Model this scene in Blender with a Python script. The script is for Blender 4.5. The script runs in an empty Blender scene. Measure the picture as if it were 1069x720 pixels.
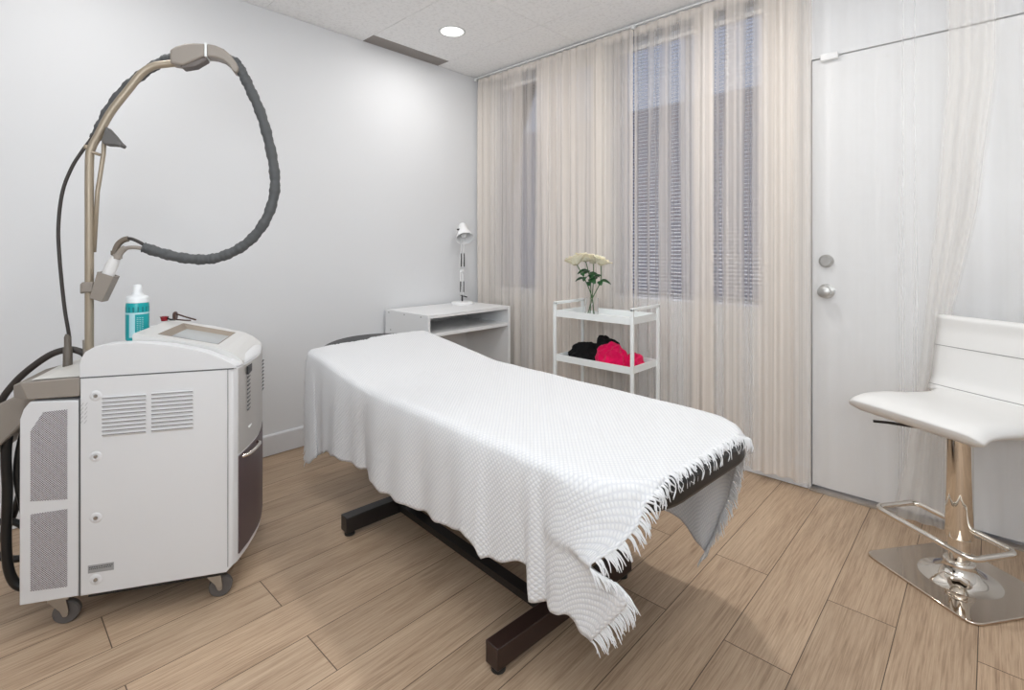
import bpy, bmesh, math, random
from mathutils import Vector, Matrix, noise
random.seed(7)
PI = math.pi
S = bpy.context.scene
C = S.collection

# ------------------------------------------------------------------ camera, world, light
cam = bpy.data.cameras.new('camera'); camo = bpy.data.objects.new('camera', cam); C.objects.link(camo)
camo.location = (2.877, -2.712, 1.13)
camo.rotation_euler = (PI/2, 0, math.radians(43.3))
cam.sensor_width = 36; cam.sensor_fit = 'HORIZONTAL'
cam.lens = 531/1069*36
cam.shift_y = -100/1069
cam.clip_start = 0.02
S.camera = camo
S.view_settings.view_transform = 'Standard'
S.view_settings.look = 'None'
S.view_settings.gamma = 1
S.view_settings.use_curve_mapping = False
S.view_settings.exposure = -0.07

w = bpy.data.worlds.new('world'); S.world = w; w.use_nodes = True
wn = w.node_tree; bg = wn.nodes['Background']
tc = wn.nodes.new('ShaderNodeTexCoord'); sx = wn.nodes.new('ShaderNodeSeparateXYZ'); rp = wn.nodes.new('ShaderNodeValToRGB')
wn.links.new(tc.outputs['Generated'], sx.inputs[0]); wn.links.new(sx.outputs[2], rp.inputs[0])
rp.color_ramp.elements[0].color = (.30, .34, .42, 1); rp.color_ramp.elements[1].color = (.20, .28, .50, 1)
wn.links.new(rp.outputs[0], bg.inputs[0]); bg.inputs[1].default_value = 1.1

def area_light(name, loc, size, power, color=(1, 1, 1), rot=(0, 0, 0), shape='DISK', size_y=None, spread=PI):
    l = bpy.data.lights.new(name, 'AREA'); l.shape = shape; l.size = size
    if size_y: l.size_y = size_y
    l.energy = power; l.color = color; l.spread = spread
    o = bpy.data.objects.new(name, l); C.objects.link(o); o.location = loc; o.rotation_euler = rot
    return o
WARM = (1, .99, .975)
COOL = (.885, .945, 1)
# broad soft fill lights added above and behind the camera, no real fixtures
area_light('fill_light', (2.5, -3.0, 2.40), 1.8, 12, COOL, shape='RECTANGLE', size_y=1.2)
area_light('fill_light', (3.75, -3.75, 1.75), 2.0, 12, COOL, rot=(math.radians(96), 0, math.radians(43)), shape='RECTANGLE', size_y=1.2)
area_light('bounce_light', (3.3, -3.3, 1.6), 1.0, 33, COOL, rot=(math.radians(138), 0, math.radians(43)), shape='RECTANGLE', size_y=1.0)  # added fill, thrown up at the ceiling to brighten it

# ------------------------------------------------------------------ materials
MATS = {}
def mat(name, col, rough=.5, metal=0, spec=.5, **kw):
    if name in MATS: return MATS[name]
    m = bpy.data.materials.new(name); m.use_nodes = True
    b = m.node_tree.nodes['Principled BSDF']
    b.inputs['Base Color'].default_value = (*col, 1); b.inputs['Roughness'].default_value = rough
    b.inputs['Metallic'].default_value = metal; b.inputs['Specular IOR Level'].default_value = spec
    for k, v in kw.items():
        b.inputs[k.replace('_', ' ')].default_value = v
    MATS[name] = m
    return m
def nodes(m): return m.node_tree.nodes, m.node_tree.links, m.node_tree.nodes['Principled BSDF']
def math_node(N, L, op, a, b=None, c=None):
    n = N.new('ShaderNodeMath'); n.operation = op
    for i, v in enumerate((a, b, c)):
        if v is None: continue
        if isinstance(v, (int, float)): n.inputs[i].default_value = v
        else: L.new(v, n.inputs[i])
    return n.outputs[0]
def add_bump(m, kind='noise', scale=200, strength=.1, dist=.001, coords='Object'):
    N, L, b = nodes(m)
    t = N.new('ShaderNodeTexCoord'); n = N.new('ShaderNodeTexNoise'); n.inputs['Scale'].default_value = scale
    n.inputs['Detail'].default_value = 3
    L.new(t.outputs[coords], n.inputs['Vector'])
    bp = N.new('ShaderNodeBump'); bp.inputs['Strength'].default_value = strength; bp.inputs['Distance'].default_value = dist
    L.new(n.outputs[0], bp.inputs['Height']); L.new(bp.outputs[0], b.inputs['Normal'])
    return m

wall_m = add_bump(mat('wall_paint', (.75, .755, .765), .55, spec=.3), scale=120, strength=.08)
trim_m = mat('trim_paint', (.80, .81, .83), .35)
door_m = mat('door_paint', (.77, .77, .77), .3)
white_m = mat('white_laminate', (.84, .84, .84), .3)
white_metal = mat('white_powdercoat', (.85, .87, .86), .3)
black_m = mat('black_steel', (.018, .015, .014), .35)
brown_black = mat('dark_brown_steel', (.035, .018, .014), .35)
chrome = mat('chrome', (.80, .76, .70), .06, 1)
chrome_base = mat('chrome_plate', (.60, .52, .44), .05, 1)  # brown reflection of the floor put into the chrome tint
steel = mat('brushed_steel', (.45, .44, .42), .3, 1)
dark_plastic = mat('dark_plastic', (.02, .02, .02), .5)
grey_plastic = mat('grey_plastic', (.33, .32, .31), .45)

# ceiling tile
ceil_m = mat('ceiling_tile', (.72, .72, .70), .9, spec=.1)
N, L, b = nodes(ceil_m)
t = N.new('ShaderNodeTexCoord'); n = N.new('ShaderNodeTexNoise'); n.inputs['Scale'].default_value = 55; n.inputs['Detail'].default_value = 4; n.inputs['Roughness'].default_value = .7
L.new(t.outputs['Object'], n.inputs['Vector'])
r = N.new('ShaderNodeValToRGB'); r.color_ramp.elements[0].position = .36; r.color_ramp.elements[1].position = .52
r.color_ramp.elements[0].color = (.86, .86, .86, 1); r.color_ramp.elements[1].color = (.95, .95, .95, 1)
L.new(n.outputs[0], r.inputs[0]); L.new(r.outputs[0], b.inputs['Base Color'])
bp = N.new('ShaderNodeBump'); bp.inputs['Strength'].default_value = .5; bp.inputs['Distance'].default_value = .004
L.new(r.outputs[0], bp.inputs['Height']); L.new(bp.outputs[0], b.inputs['Normal'])

# oak plank floor: planks .1785 wide, 1.22 long, every second row shifted .4
floor_m = mat('oak_planks', (.4, .3, .2), .42, spec=.35)
N, L, b = nodes(floor_m)
t = N.new('ShaderNodeTexCoord'); sp = N.new('ShaderNodeSeparateXYZ'); L.new(t.outputs['Object'], sp.inputs[0])
M = lambda op, a, b_=None, c=None: math_node(N, L, op, a, b_, c)
xs = M('DIVIDE', M('SUBTRACT', sp.outputs[0], -.007), .1785)
col = M('FLOOR', xs); fx = M('FRACT', xs)
odd = M('MODULO', M('ADD', col, 100), 2)
ys = M('DIVIDE', M('ADD', sp.outputs[1], M('ADD', M('MULTIPLY', odd, .40), .82+12.2)), 1.22)
row = M('FLOOR', ys); fy = M('FRACT', ys)
cmb = N.new('ShaderNodeCombineXYZ'); L.new(col, cmb.inputs[0]); L.new(row, cmb.inputs[1])
wnz = N.new('ShaderNodeTexWhiteNoise'); wnz.noise_dimensions = '2D'; L.new(cmb.outputs[0], wnz.inputs['Vector'])
# grain coordinates stretched along the plank, offset per plank
gc = N.new('ShaderNodeCombineXYZ')
L.new(M('ADD', M('MULTIPLY', sp.outputs[0], 1), M('MULTIPLY', wnz.outputs[0], 37)), gc.inputs[0])
L.new(M('MULTIPLY', sp.outputs[1], .028), gc.inputs[1]); L.new(M('MULTIPLY', wnz.outputs[0], 11), gc.inputs[2])
g1 = N.new('ShaderNodeTexNoise'); g1.inputs['Scale'].default_value = 230; g1.inputs['Detail'].default_value = 5; g1.inputs['Roughness'].default_value = .65; g1.inputs['Distortion'].default_value = .4
L.new(gc.outputs[0], g1.inputs['Vector'])
gc2 = N.new('ShaderNodeCombineXYZ')
L.new(M('ADD', sp.outputs[0], M('MULTIPLY', wnz.outputs[0], 51)), gc2.inputs[0]); L.new(M('MULTIPLY', sp.outputs[1], .12), gc2.inputs[1]); L.new(wnz.outputs[0], gc2.inputs[2])
g2 = N.new('ShaderNodeTexNoise'); g2.inputs['Scale'].default_value = 14; g2.inputs['Detail'].default_value = 3; g2.inputs['Distortion'].default_value = 1.2
L.new(gc2.outputs[0], g2.inputs['Vector'])
rg = N.new('ShaderNodeValToRGB'); e = rg.color_ramp.elements
e[0].position = .30; e[0].color = (.25, .165, .105, 1); e[1].position = .68; e[1].color = (.56, .42, .295, 1)
mid = e.new(.48); mid.color = (.43, .305, .205, 1)
L.new(M('ADD', M('MULTIPLY', g1.outputs[0], .72), M('ADD', M('MULTIPLY', g2.outputs[0], .34), -.03)), rg.inputs[0])
hsv = N.new('ShaderNodeHueSaturation'); L.new(rg.outputs[0], hsv.inputs['Color'])
L.new(M('ADD', M('MULTIPLY', wnz.outputs[0], .20), .98), hsv.inputs['Value'])
hsv.inputs['Saturation'].default_value = 1.0
# seams
ex = M('MINIMUM', fx, M('SUBTRACT', 1, fx)); ey = M('MINIMUM', fy, M('SUBTRACT', 1, fy))
sm = M('MAXIMUM', M('LESS_THAN', ex, .007), M('LESS_THAN', ey, .0012))
mx = N.new('ShaderNodeMixRGB'); L.new(sm, mx.inputs[0]); L.new(hsv.outputs[0], mx.inputs[1]); mx.inputs[2].default_value = (.10, .065, .04, 1)
L.new(mx.outputs[0], b.inputs['Base Color'])
bp = N.new('ShaderNodeBump'); bp.inputs['Strength'].default_value = .25; bp.inputs['Distance'].default_value = .002
L.new(M('SUBTRACT', g1.outputs[0], M('MULTIPLY', sm, 2)), bp.inputs['Height']); L.new(bp.outputs[0], b.inputs['Normal'])
L.new(M('ADD', M('MULTIPLY', g1.outputs[0], .25), .33), b.inputs['Roughness'])

# ------------------------------------------------------------------ mesh helpers
def link(name, bm, m, parent=None, smooth=False, bevel=0, seg=2, sub=0, autosmooth=None, loc=None, rot=None):
    bmesh.ops.recalc_face_normals(bm, faces=bm.faces[:])
    me = bpy.data.meshes.new(name); bm.to_mesh(me); bm.free()
    if isinstance(m, (list, tuple)):
        for q in m: me.materials.append(q)
    else: me.materials.append(m)
    if smooth:
        for p in me.polygons: p.use_smooth = True
        if autosmooth is not None:
            me.set_sharp_from_angle(angle=math.radians(autosmooth))
    o = bpy.data.objects.new(name, me); C.objects.link(o)
    if parent is not None: o.parent = parent
    if loc: o.location = loc
    if rot: o.rotation_euler = rot
    if bevel:
        md = o.modifiers.new('bevel', 'BEVEL'); md.width = bevel; md.segments = seg; md.limit_method = 'ANGLE'; md.angle_limit = math.radians(35)
        if not smooth:
            for p in me.polygons: p.use_smooth = True
            me.set_sharp_from_angle(angle=math.radians(35))
    if sub:
        md = o.modifiers.new('sub', 'SUBSURF'); md.levels = sub; md.render_levels = sub
    return o
def tag(o, label=None, cat=None, group=None, kind=None):
    if label: o['label'] = label
    if cat: o['category'] = cat
    if group: o['group'] = group
    if kind: o['kind'] = kind
    return o
def thing(name, label, cat, loc=(0, 0, 0), rz=0, group=None):
    o = bpy.data.objects.new(name, None); C.objects.link(o)
    o.empty_display_size = .05
    o.location = loc; o.rotation_euler = (0, 0, rz)
    return tag(o, label, cat, group)
def BM(): return bmesh.new()
def box(bm, x0, x1, y0, y1, z0, z1, M4=None):
    vs = [bm.verts.new((x, y, z)) for x in (x0, x1) for y in (y0, y1) for z in (z0, z1)]
    for f in ((0, 1, 3, 2), (4, 6, 7, 5), (0, 4, 5, 1), (2, 3, 7, 6), (0, 2, 6, 4), (1, 5, 7, 3)):
        bm.faces.new([vs[i] for i in f])
    if M4: bmesh.ops.transform(bm, matrix=M4, verts=vs)
    return vs
def prism(bm, pts, axis, a, b):
    """polygon pts (2-D) extruded along axis 'x','y' or 'z' from a to b"""
    def v(p, h):
        return {'x': (h, p[0], p[1]), 'y': (p[0], h, p[1]), 'z': (p[0], p[1], h)}[axis]
    A = [bm.verts.new(v(p, a)) for p in pts]; B = [bm.verts.new(v(p, b)) for p in pts]
    bm.faces.new(A); bm.faces.new(B[::-1])
    for i in range(len(pts)):
        j = (i+1) % len(pts); bm.faces.new((A[i], B[i], B[j], A[j]))
    return A+B
def frame_from(d):
    d = d.normalized(); up = Vector((0, 0, 1)) if abs(d.z) < .95 else Vector((1, 0, 0))
    a = d.cross(up).normalized(); return a, a.cross(d).normalized()
def catmull(pts, n=8, closed=False):
    P = [Vector(p) for p in pts]; out = []
    m = len(P)
    rng = range(m if closed else m-1)
    for i in rng:
        if closed: p0, p1, p2, p3 = P[(i-1) % m], P[i], P[(i+1) % m], P[(i+2) % m]
        else: p0, p1, p2, p3 = P[max(i-1, 0)], P[i], P[i+1], P[min(i+2, m-1)]
        for k in range(n):
            t = k/n
            out.append(.5*((2*p1)+(-p0+p2)*t+(2*p0-5*p1+4*p2-p3)*t*t+(-p0+3*p1-3*p2+p3)*t**3))
    if not closed: out.append(P[-1])
    return out
def tube(bm, pts, r, n=12, closed=False, cap=True, flat=None):
    """sweep a circle; r a number or list/func of (i, t)"""
    P = [Vector(p) for p in pts]; m = len(P); rings = []
    a = None
    for i in range(m):
        if closed: d = P[(i+1) % m]-P[i-1]
        else: d = P[min(i+1, m-1)]-P[max(i-1, 0)]
        d.normalize()
        if a is None: a, bb = frame_from(d)
        else:
            a = (a-d*a.dot(d)).normalized(); bb = a.cross(d).normalized()
        rr = r(i, i/(m-1)) if callable(r) else (r[i] if isinstance(r, (list, tuple)) else r)
        ring = []
        for k in range(n):
            th = 2*PI*k/n
            ra, rb = (rr, rr) if not flat else (rr*flat[0], rr*flat[1])
            ring.append(bm.verts.new(P[i]+a*math.cos(th)*ra+bb*math.sin(th)*rb))
        rings.append(ring)
    for i in range(m if closed else m-1):
        A, B = rings[i], rings[(i+1) % m]
        for k in range(n):
            bm.faces.new((A[k], A[(k+1) % n], B[(k+1) % n], B[k]))
    if cap and not closed:
        bm.faces.new(rings[0][::-1]); bm.faces.new(rings[-1])
def lathe(bm, prof, n=32, c=(0, 0, 0), cap=True, M4=None):
    rings = []; new = []
    for (r, z) in prof:
        if r < 1e-6:
            v = bm.verts.new((c[0], c[1], c[2]+z)); rings.append([v]); new.append(v)
        else:
            ring = [bm.verts.new((c[0]+r*math.cos(2*PI*k/n), c[1]+r*math.sin(2*PI*k/n), c[2]+z)) for k in range(n)]
            rings.append(ring); new += ring
    for A, B in zip(rings, rings[1:]):
        for k in range(n):
            q = [A[k % len(A)], A[(k+1) % len(A)], B[(k+1) % len(B)], B[k % len(B)]]
            q = list(dict.fromkeys(q))
            if len(q) > 2: bm.faces.new(q)
    if cap:
        if len(rings[0]) > 1: bm.faces.new(rings[0][::-1])
        if len(rings[-1]) > 1: bm.faces.new(rings[-1])
    if M4: bmesh.ops.transform(bm, matrix=M4, verts=new)
def rrect(x0, x1, y0, y1, r, n=5):
    out = []
    for cx, cy, a0 in ((x1-r, y1-r, 0), (x0+r, y1-r, 90), (x0+r, y0+r, 180), (x1-r, y0+r, 270)):
        for k in range(n+1):
            a = math.radians(a0+90*k/n); out.append((cx+r*math.cos(a), cy+r*math.sin(a)))
    return out
def struct(o): o['kind'] = 'structure'; return o

# ------------------------------------------------------------------ setting
H = 2.44; XR = 4.3; YB = -4.3; TH = .15
bm = BM(); box(bm, -TH, XR+TH, YB-TH, TH, -.05, 0); struct(link('floor', bm, floor_m))
bm = BM(); box(bm, -TH, 0, YB-TH, TH, 0, H); struct(link('wall_left', bm, wall_m))
bm = BM(); box(bm, XR, XR+TH, YB-TH, TH, 0, H); struct(link('wall_right', bm, wall_m))
bm = BM(); box(bm, 0, XR, YB-TH, YB, 0, H); struct(link('wall_front', bm, wall_m))
# window wall with two window openings and a doorway
W1 = (.17, 1.03); W2 = (1.17, 2.05); WZ = (.835, 2.40); D0, D1, DZ = 2.256, 3.10, 2.021
bm = BM()
def wp(x0, x1, z0, z1): box(bm, x0, x1, 0, TH, z0, z1)
wp(0, W1[0], 0, H); wp(W1[0], W1[1], 0, WZ[0]); wp(W1[0], W1[1], WZ[1], H)
wp(W1[1], W2[0], 0, H); wp(W2[0], W2[1], 0, WZ[0]); wp(W2[0], W2[1], WZ[1], H)
wp(W2[1], D0, 0, H); wp(D0, D1, DZ, H); wp(D1, XR, 0, H)
bmesh.ops.remove_doubles(bm, verts=bm.verts[:], dist=1e-5)
struct(link('wall_back', bm, wall_m))
# ceiling and its tiles (tile joints are grooves of the ceiling mesh)
bm = BM()
gx = [0, .96, 2.18, 3.40, XR]; gy = [0, -.432, -1.026, -1.62, -2.22, -2.83, -3.44, YB]
gx = [0, .35, .96, 1.57, 2.18, 2.79, 3.40, 4.01, XR]
gx = [0, .96, 2.18, 3.40, XR]
for i in range(len(gx)-1):
    for j in range(len(gy)-1):
        if i == 0 and j == 1:
            box(bm, .125, gx[1]-.0012, gy[j+1]+.0012, gy[j]-.0012, H, H+.02)
            continue
        box(bm, gx[i]+.0012, gx[i+1]-.0012, gy[j+1]+.0012, gy[j]-.0012, H, H+.02)
box(bm, -TH, XR+TH, YB-TH, TH, H+.02, H+.06)
ceil = struct(link('ceiling', bm, ceil_m))
# baseboards
def baseboard(name, x0, x1, y0, y1, side):
    bm = BM()
    d = .012
    prof = [(0, 0.004), (d, 0.004), (d, .108), (d-.004, .116), (0, .116)]
    if side == 'left': prism(bm, [(p[0], p[1]) for p in prof], 'y', y0, y1)
    elif side == 'right': prism(bm, [(XR-p[0], p[1]) for p in prof], 'y', y0, y1)
    elif side == 'back': prism(bm, [(-p[0], p[1]) for p in prof], 'x', x0, x1)
    else: prism(bm, [(YB+p[0], p[1]) for p in prof], 'x', x0, x1)
    return struct(link(name, bm, trim_m))
baseboard('baseboard_left', 0, 0, YB, 0, 'left')
baseboard('baseboard_back', .012, D0-.01, 0, 0, 'back')
baseboard('baseboard_back', D1+.01, XR-.012, 0, 0, 'back')
baseboard('baseboard_right', 0, 0, YB, 0, 'right')
baseboard('baseboard_front', .012, XR-.012, 0, 0, 'front')
# door
do = thing('door_1', None, None); do['kind'] = 'structure'
bm = BM(); box(bm, D0+.006, D1-.006, .006, .05, .022, DZ-.005); dl = link('door_leaf', bm, door_m, do, bevel=.002)
def knob(z, prof, name, m):
    bm = BM(); lathe(bm, prof, 28, M4=Matrix.Translation((2.321, .006, z)) @ Matrix.Rotation(PI/2, 4, 'X')); return link(name, bm, m, do, smooth=True, autosmooth=40)
knob(.935, [(0, 0), (.034, 0), (.034, .006), (.014, .010), (.012, .03), (.022, .036), (.028, .048), (.026, .060), (.012, .066), (0, .066)], 'door_knob', steel)
knob(1.075, [(0, 0), (.030, 0), (.030, .012), (.022, .018), (.020, .026), (0, .026)], 'deadbolt', steel)
bm = BM(); box(bm, 2.30, 2.37, -.018, 0, 2.0, 2.03)
tag(link('door_contact_sensor', bm, white_m, bevel=.003), 'small white contact sensor block at the top left corner of the door', 'sensor')
bm = BM(); box(bm, D0, D1, -.02, TH, 0.0, .008)
struct(link('trim_1', bm, mat('threshold_strip', (.36, .31, .26), .35)))
# ground, road and building outside
bm = BM(); box(bm, -25, 25, .3, 30, -.6, -.5)
struct(link('ground_outside', bm, mat('asphalt_bluish', (.46, .50, .68), .9)))
bm = BM(); box(bm, -20, 12, 11, 14, -.5, 5.3)
bmat = mat('brick_grey', (.16, .14, .13), .9)
N, L, b = nodes(bmat); t = N.new('ShaderNodeTexCoord'); br = N.new('ShaderNodeTexBrick'); mp = N.new('ShaderNodeMapping'); mp.inputs['Rotation'].default_value = (PI/2, 0, 0)
L.new(t.outputs['Object'], mp.inputs[0]); L.new(mp.outputs[0], br.inputs['Vector'])
br.inputs['Color1'].default_value = (.40, .39, .40, 1); br.inputs['Color2'].default_value = (.44, .37, .36, 1); br.inputs['Mortar'].default_value = (.5, .5, .52, 1); br.inputs['Scale'].default_value = 2
L.new(br.outputs[0], b.inputs['Base Color'])
bld = link('building', bm, bmat)
tag(bld, 'dark brick building outside, seen dimly through the window blinds', 'building')

# windows (frame, sash, glass)
glass = bpy.data.materials.new('window_glass'); glass.use_nodes = True
N = glass.node_tree.nodes; L = glass.node_tree.links; N.remove(N['Principled BSDF'])
tr = N.new('ShaderNodeBsdfTransparent'); gl = N.new('ShaderNodeBsdfGlossy'); gl.inputs['Roughness'].default_value = .02
fr = N.new('ShaderNodeFresnel'); fr.inputs[0].default_value = 1.45; ms = N.new('ShaderNodeMixShader')
L.new(fr.outputs[0], ms.inputs[0]); L.new(tr.outputs[0], ms.inputs[1]); L.new(gl.outputs[0], ms.inputs[2]); L.new(ms.outputs[0], N['Material Output'].inputs[0])
frame_m = mat('window_frame_paint', (.80, .81, .85), .4)
blind_m = mat('blind_slat', (.84, .85, .92), .4)
cord_m = mat('blind_cord', (.75, .75, .76), .7)
for i, (a, c) in enumerate((W1, W2)):
    wo = thing('window_%d' % (i+1), None, None); wo['kind'] = 'structure'
    bm = BM()
    z0, z1 = WZ; y0, y1 = .09, .135; q = .035
    box(bm, a, a+q, y0, y1, z0, z1); box(bm, c-q, c, y0, y1, z0, z1)
    box(bm, a+q, c-q, y0, y1, z0, z0+q); box(bm, a+q, c-q, y0, y1, z1-q, z1)
    box(bm, (a+c)/2-.014, (a+c)/2+.014, y0+.005, y1-.005, z0+q, z1-q)
    link('window_frame', bm, frame_m, wo)
    bm = BM(); box(bm, a+q, c-q, .112, .116, z0+q, z1-q); link('glass_pane', bm, glass, wo)
    bl = thing('window_blind', ['white horizontal slat blind in the window nearest the room corner',
                                'white horizontal slat blind in the window between cart and door'][i], 'window blind', ((a+c)/2, .045, z0), 0, 'window blinds behind the sheer curtains')
    hw = (c-a)/2-.006
    bm = BM(); k = 0; z = .02
    while z < 1.485:
        th = math.radians(14); d = .0125
        y_a, z_a = -d*math.cos(th), z-d*math.sin(th); y_b, z_b = d*math.cos(th), z+d*math.sin(th)
        vs = []
        for x in (-hw, hw):
            vs.append([bm.verts.new((x, y, zz)) for y, zz in ((y_a, z_a), (0, z+.0022), (y_b, z_b), (0, z+.0012))])
        A, B = vs
        for m_ in range(4): bm.faces.new((A[m_], A[(m_+1) % 4], B[(m_+1) % 4], B[m_]))
        bm.faces.new(A); bm.faces.new(B[::-1])
        z += .0205
    link('slats', bm, blind_m, bl)
    bm = BM(); box(bm, -hw, hw, -.014, .014, 1.492, 1.515); link('headrail', bm, mat('blind_rail', (.85, .85, .86), .3), bl)
    bm = BM(); box(bm, -hw, hw, -.013, .013, .0005, .012); link('bottom_rail', bm, blind_m, bl)
    for xx in (-hw*.75, 0, hw*.75):
        bm = BM(); tube(bm, [(xx, -.0135, .01), (xx, -.0135, 1.5)], .0008, 5); link('ladder_cord', bm, cord_m, bl)

# ------------------------------------------------------------------ ceiling lamp(s), vent
emit = mat('lamp_lens', (1, 1, 1), .5, Emission_Color=(1, .98, .95, 1), Emission_Strength=3.0)
def downlight(x, y, label, power):
    o = thing('ceiling_light', label, 'ceiling light', (x, y, H), 0, 'round recessed ceiling lights')
    bm = BM(); lathe(bm, [(.068, -.002), (.075, -.003), (.082, 0), (.082, .0), (.068, 0.0)], 40, cap=False); link('trim_ring', bm, white_metal, o, smooth=True)
    bm = BM(); lathe(bm, [(0, -.0015), (.066, -.0015), (.068, 0), (0, 0)], 40); link('lens', bm, emit, o)
    a = area_light('lamp_glow', (0, 0, -.006), .13, power, WARM); a.parent = o
downlight(.513, -.729, 'round white recessed ceiling light, lit, beside the grey air vent', 5.0)
downlight(1.90, -.88, 'round white recessed ceiling light, lit, above the serving cart', 11)
downlight(3.0, -.88, 'round white recessed ceiling light, lit, above the bar stool', 4)
downlight(.60, -2.4, 'round white recessed ceiling light, lit, above the laser machine', 4)
downlight(1.90, -2.2, 'round white recessed ceiling light, lit, above the near side of the massage table', 3)
vent = thing('air_vent', 'brownish grey slotted air vent in the ceiling along the left wall', 'air vent', (.0625, -.73, H))
vm = mat('vent_metal', (.34, .31, .29), .5)
bm = BM()
box(bm, -.0605, -.054, -.296, .296, -.002, .01); box(bm, .054, .0605, -.296, .296, -.002, .01)
box(bm, -.054, .054, -.296, -.290, -.002, .01); box(bm, -.054, .054, .290, .296, -.002, .01)
link('vent_frame', bm, vm, vent)
bm = BM()
for k in range(9):
    x = -.048+k*.012; box(bm, x-.004, x+.004, -.29, .29, .0, .006)
link('slats', bm, vm, vent)
bm = BM(); box(bm, -.054, .054, -.29, .29, .012, .016); link('back_plate', bm, dark_plastic, vent)

# ------------------------------------------------------------------ curtains
def curtain_mat(name, col, thread=190, tr_amt=.22, var=.6):
    m = bpy.data.materials.new(name); m.use_nodes = True
    N = m.node_tree.nodes; L = m.node_tree.links; N.remove(N['Principled BSDF'])
    at = N.new('ShaderNodeAttribute'); at.attribute_name = 'cover'
    t = N.new('ShaderNodeTexCoord'); sp = N.new('ShaderNodeSeparateXYZ'); L.new(t.outputs['UV'], sp.inputs[0])
    c = N.new('ShaderNodeCombineXYZ'); L.new(math_node(N, L, 'MULTIPLY', sp.outputs[0], 1), c.inputs[0]); L.new(math_node(N, L, 'MULTIPLY', sp.outputs[1], .0016), c.inputs[1])
    n = N.new('ShaderNodeTexNoise'); n.inputs['Scale'].default_value = thread; n.inputs['Detail'].default_value = 2
    L.new(c.outputs[0], n.inputs['Vector'])
    n2 = N.new('ShaderNodeTexNoise'); n2.inputs['Scale'].default_value = thread*.22; n2.inputs['Detail'].default_value = 2
    L.new(c.outputs[0], n2.inputs['Vector'])
    # coverage = cover + thread variation, strongest where the cloth is thin
    v = math_node(N, L, 'SUBTRACT', n.outputs[0], .5); v2 = math_node(N, L, 'SUBTRACT', n2.outputs[0], .5)
    vv = math_node(N, L, 'ADD', math_node(N, L, 'MULTIPLY', v, var), math_node(N, L, 'MULTIPLY', v2, var))
    al = math_node(N, L, 'ADD', at.outputs['Fac'], math_node(N, L, 'MULTIPLY', vv, math_node(N, L, 'MULTIPLY', math_node(N, L, 'SUBTRACT', 1.25, at.outputs['Fac']), math_node(N, L, 'MULTIPLY', at.outputs['Fac'], 1.6))))
    cl = N.new('ShaderNodeClamp'); L.new(al, cl.inputs[0]); cl.inputs[1].default_value = .0; cl.inputs[2].default_value = .97
    df = N.new('ShaderNodeBsdfDiffuse'); tl = N.new('ShaderNodeBsdfTranslucent')
    mc = N.new('ShaderNodeMixRGB'); mc.inputs[1].default_value = (*[x*.86 for x in col], 1); mc.inputs[2].default_value = (*col, 1)
    L.new(math_node(N, L, 'ADD', math_node(N, L, 'MULTIPLY', v2, 1.6), .7), mc.inputs[0]); mc.use_clamp = True
    L.new(mc.outputs[0], df.inputs[0]); L.new(mc.outputs[0], tl.inputs[0])
    m1 = N.new('ShaderNodeMixShader'); m1.inputs[0].default_value = tr_amt; L.new(df.outputs[0], m1.inputs[1]); L.new(tl.outputs[0], m1.inputs[2])
    tp = N.new('ShaderNodeBsdfTransparent'); m2 = N.new('ShaderNodeMixShader')
    L.new(cl.outputs[0], m2.inputs[0]); L.new(tp.outputs[0], m2.inputs[1]); L.new(m1.outputs[0], m2.inputs[2])
    L.new(m2.outputs[0], N['Material Output'].inputs[0])
    return m
sheer_beige = curtain_mat('sheer_beige', (.90, .83, .76))
sheer_cream = curtain_mat('sheer_cream', (.97, .93, .88), thread=110, tr_amt=.35, var=.12)
sheer_white = curtain_mat('sheer_white', (.96, .955, .95), thread=110, tr_amt=.35, var=.12)
def lerp_tab(tab, x):
    if x <= tab[0][0]: return tab[0][1]
    for (a, va), (b_, vb) in zip(tab, tab[1:]):
        if x <= b_: return va+(vb-va)*(x-a)/(b_-a)
    return tab[-1][1]
def curtain(name, xf, nx, zs, yf, cover, m):
    """xf(s,z)->x ; yf(s,z)->y ; cover(s,x,z) -> 0..1"""
    bm = BM(); lay = bm.verts.layers.float.new('cover'); uv = bm.loops.layers.uv.new('UVMap')
    G = []
    for z in zs:
        row_ = []
        for i in range(nx+1):
            s = i/nx; x = xf(s, z); v = bm.verts.new((x, yf(s, z), z)); v[lay] = cover(s, x, z); row_.append(v)
        G.append(row_)
    W = abs(xf(1, zs[0])-xf(0, zs[0]))
    for j in range(len(zs)-1):
        for i in range(nx):
            f = bm.faces.new((G[j][i], G[j][i+1], G[j+1][i+1], G[j+1][i]))
            for lp, (a, b_) in zip(f.loops, ((i, j), (i+1, j), (i+1, j+1), (i, j+1))):
                lp[uv].uv = (a/nx*W, zs[b_])
            f.smooth = True
    return link(name, bm, m, smooth=True)
TOP = 2.418
zsA = [TOP, 2.40, 2.385, 2.36, 2.3, 2.15, 1.95, 1.7, 1.4, 1.1, .8, .5, .25, .1, .045]
covA = [(.02, .8), (.10, .82), (.15, .72), (.25, .56), (.35, .52), (.42, .70), (.48, .55), (.495, .36), (.53, .30), (.555, .5), (.575, .30), (.60, .38), (.63, .80), (.74, .90), (.94, .9), (1.05, .84), (1.15, .80), (1.20, .56), (1.30, .50), (1.37, .68),
        (1.385, .36), (1.43, .24), (1.47, .45), (1.485, .22), (1.53, .28), (1.545, .55), (1.585, .44), (1.60, .30), (1.65, .26), (1.665, .50), (1.71, .46), (1.73, .84), (1.82, .86), (1.835, .35), (1.87, .30), (1.885, .66), (1.965, .60), (1.98, .30), (2.02, .26), (2.035, .45), (2.07, .82), (2.15, .84), (2.22, .66), (2.25, .45), (2.30, .30)]
def nz(x, k=0): return noise.noise(Vector((x, k, 3.3)))
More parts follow.
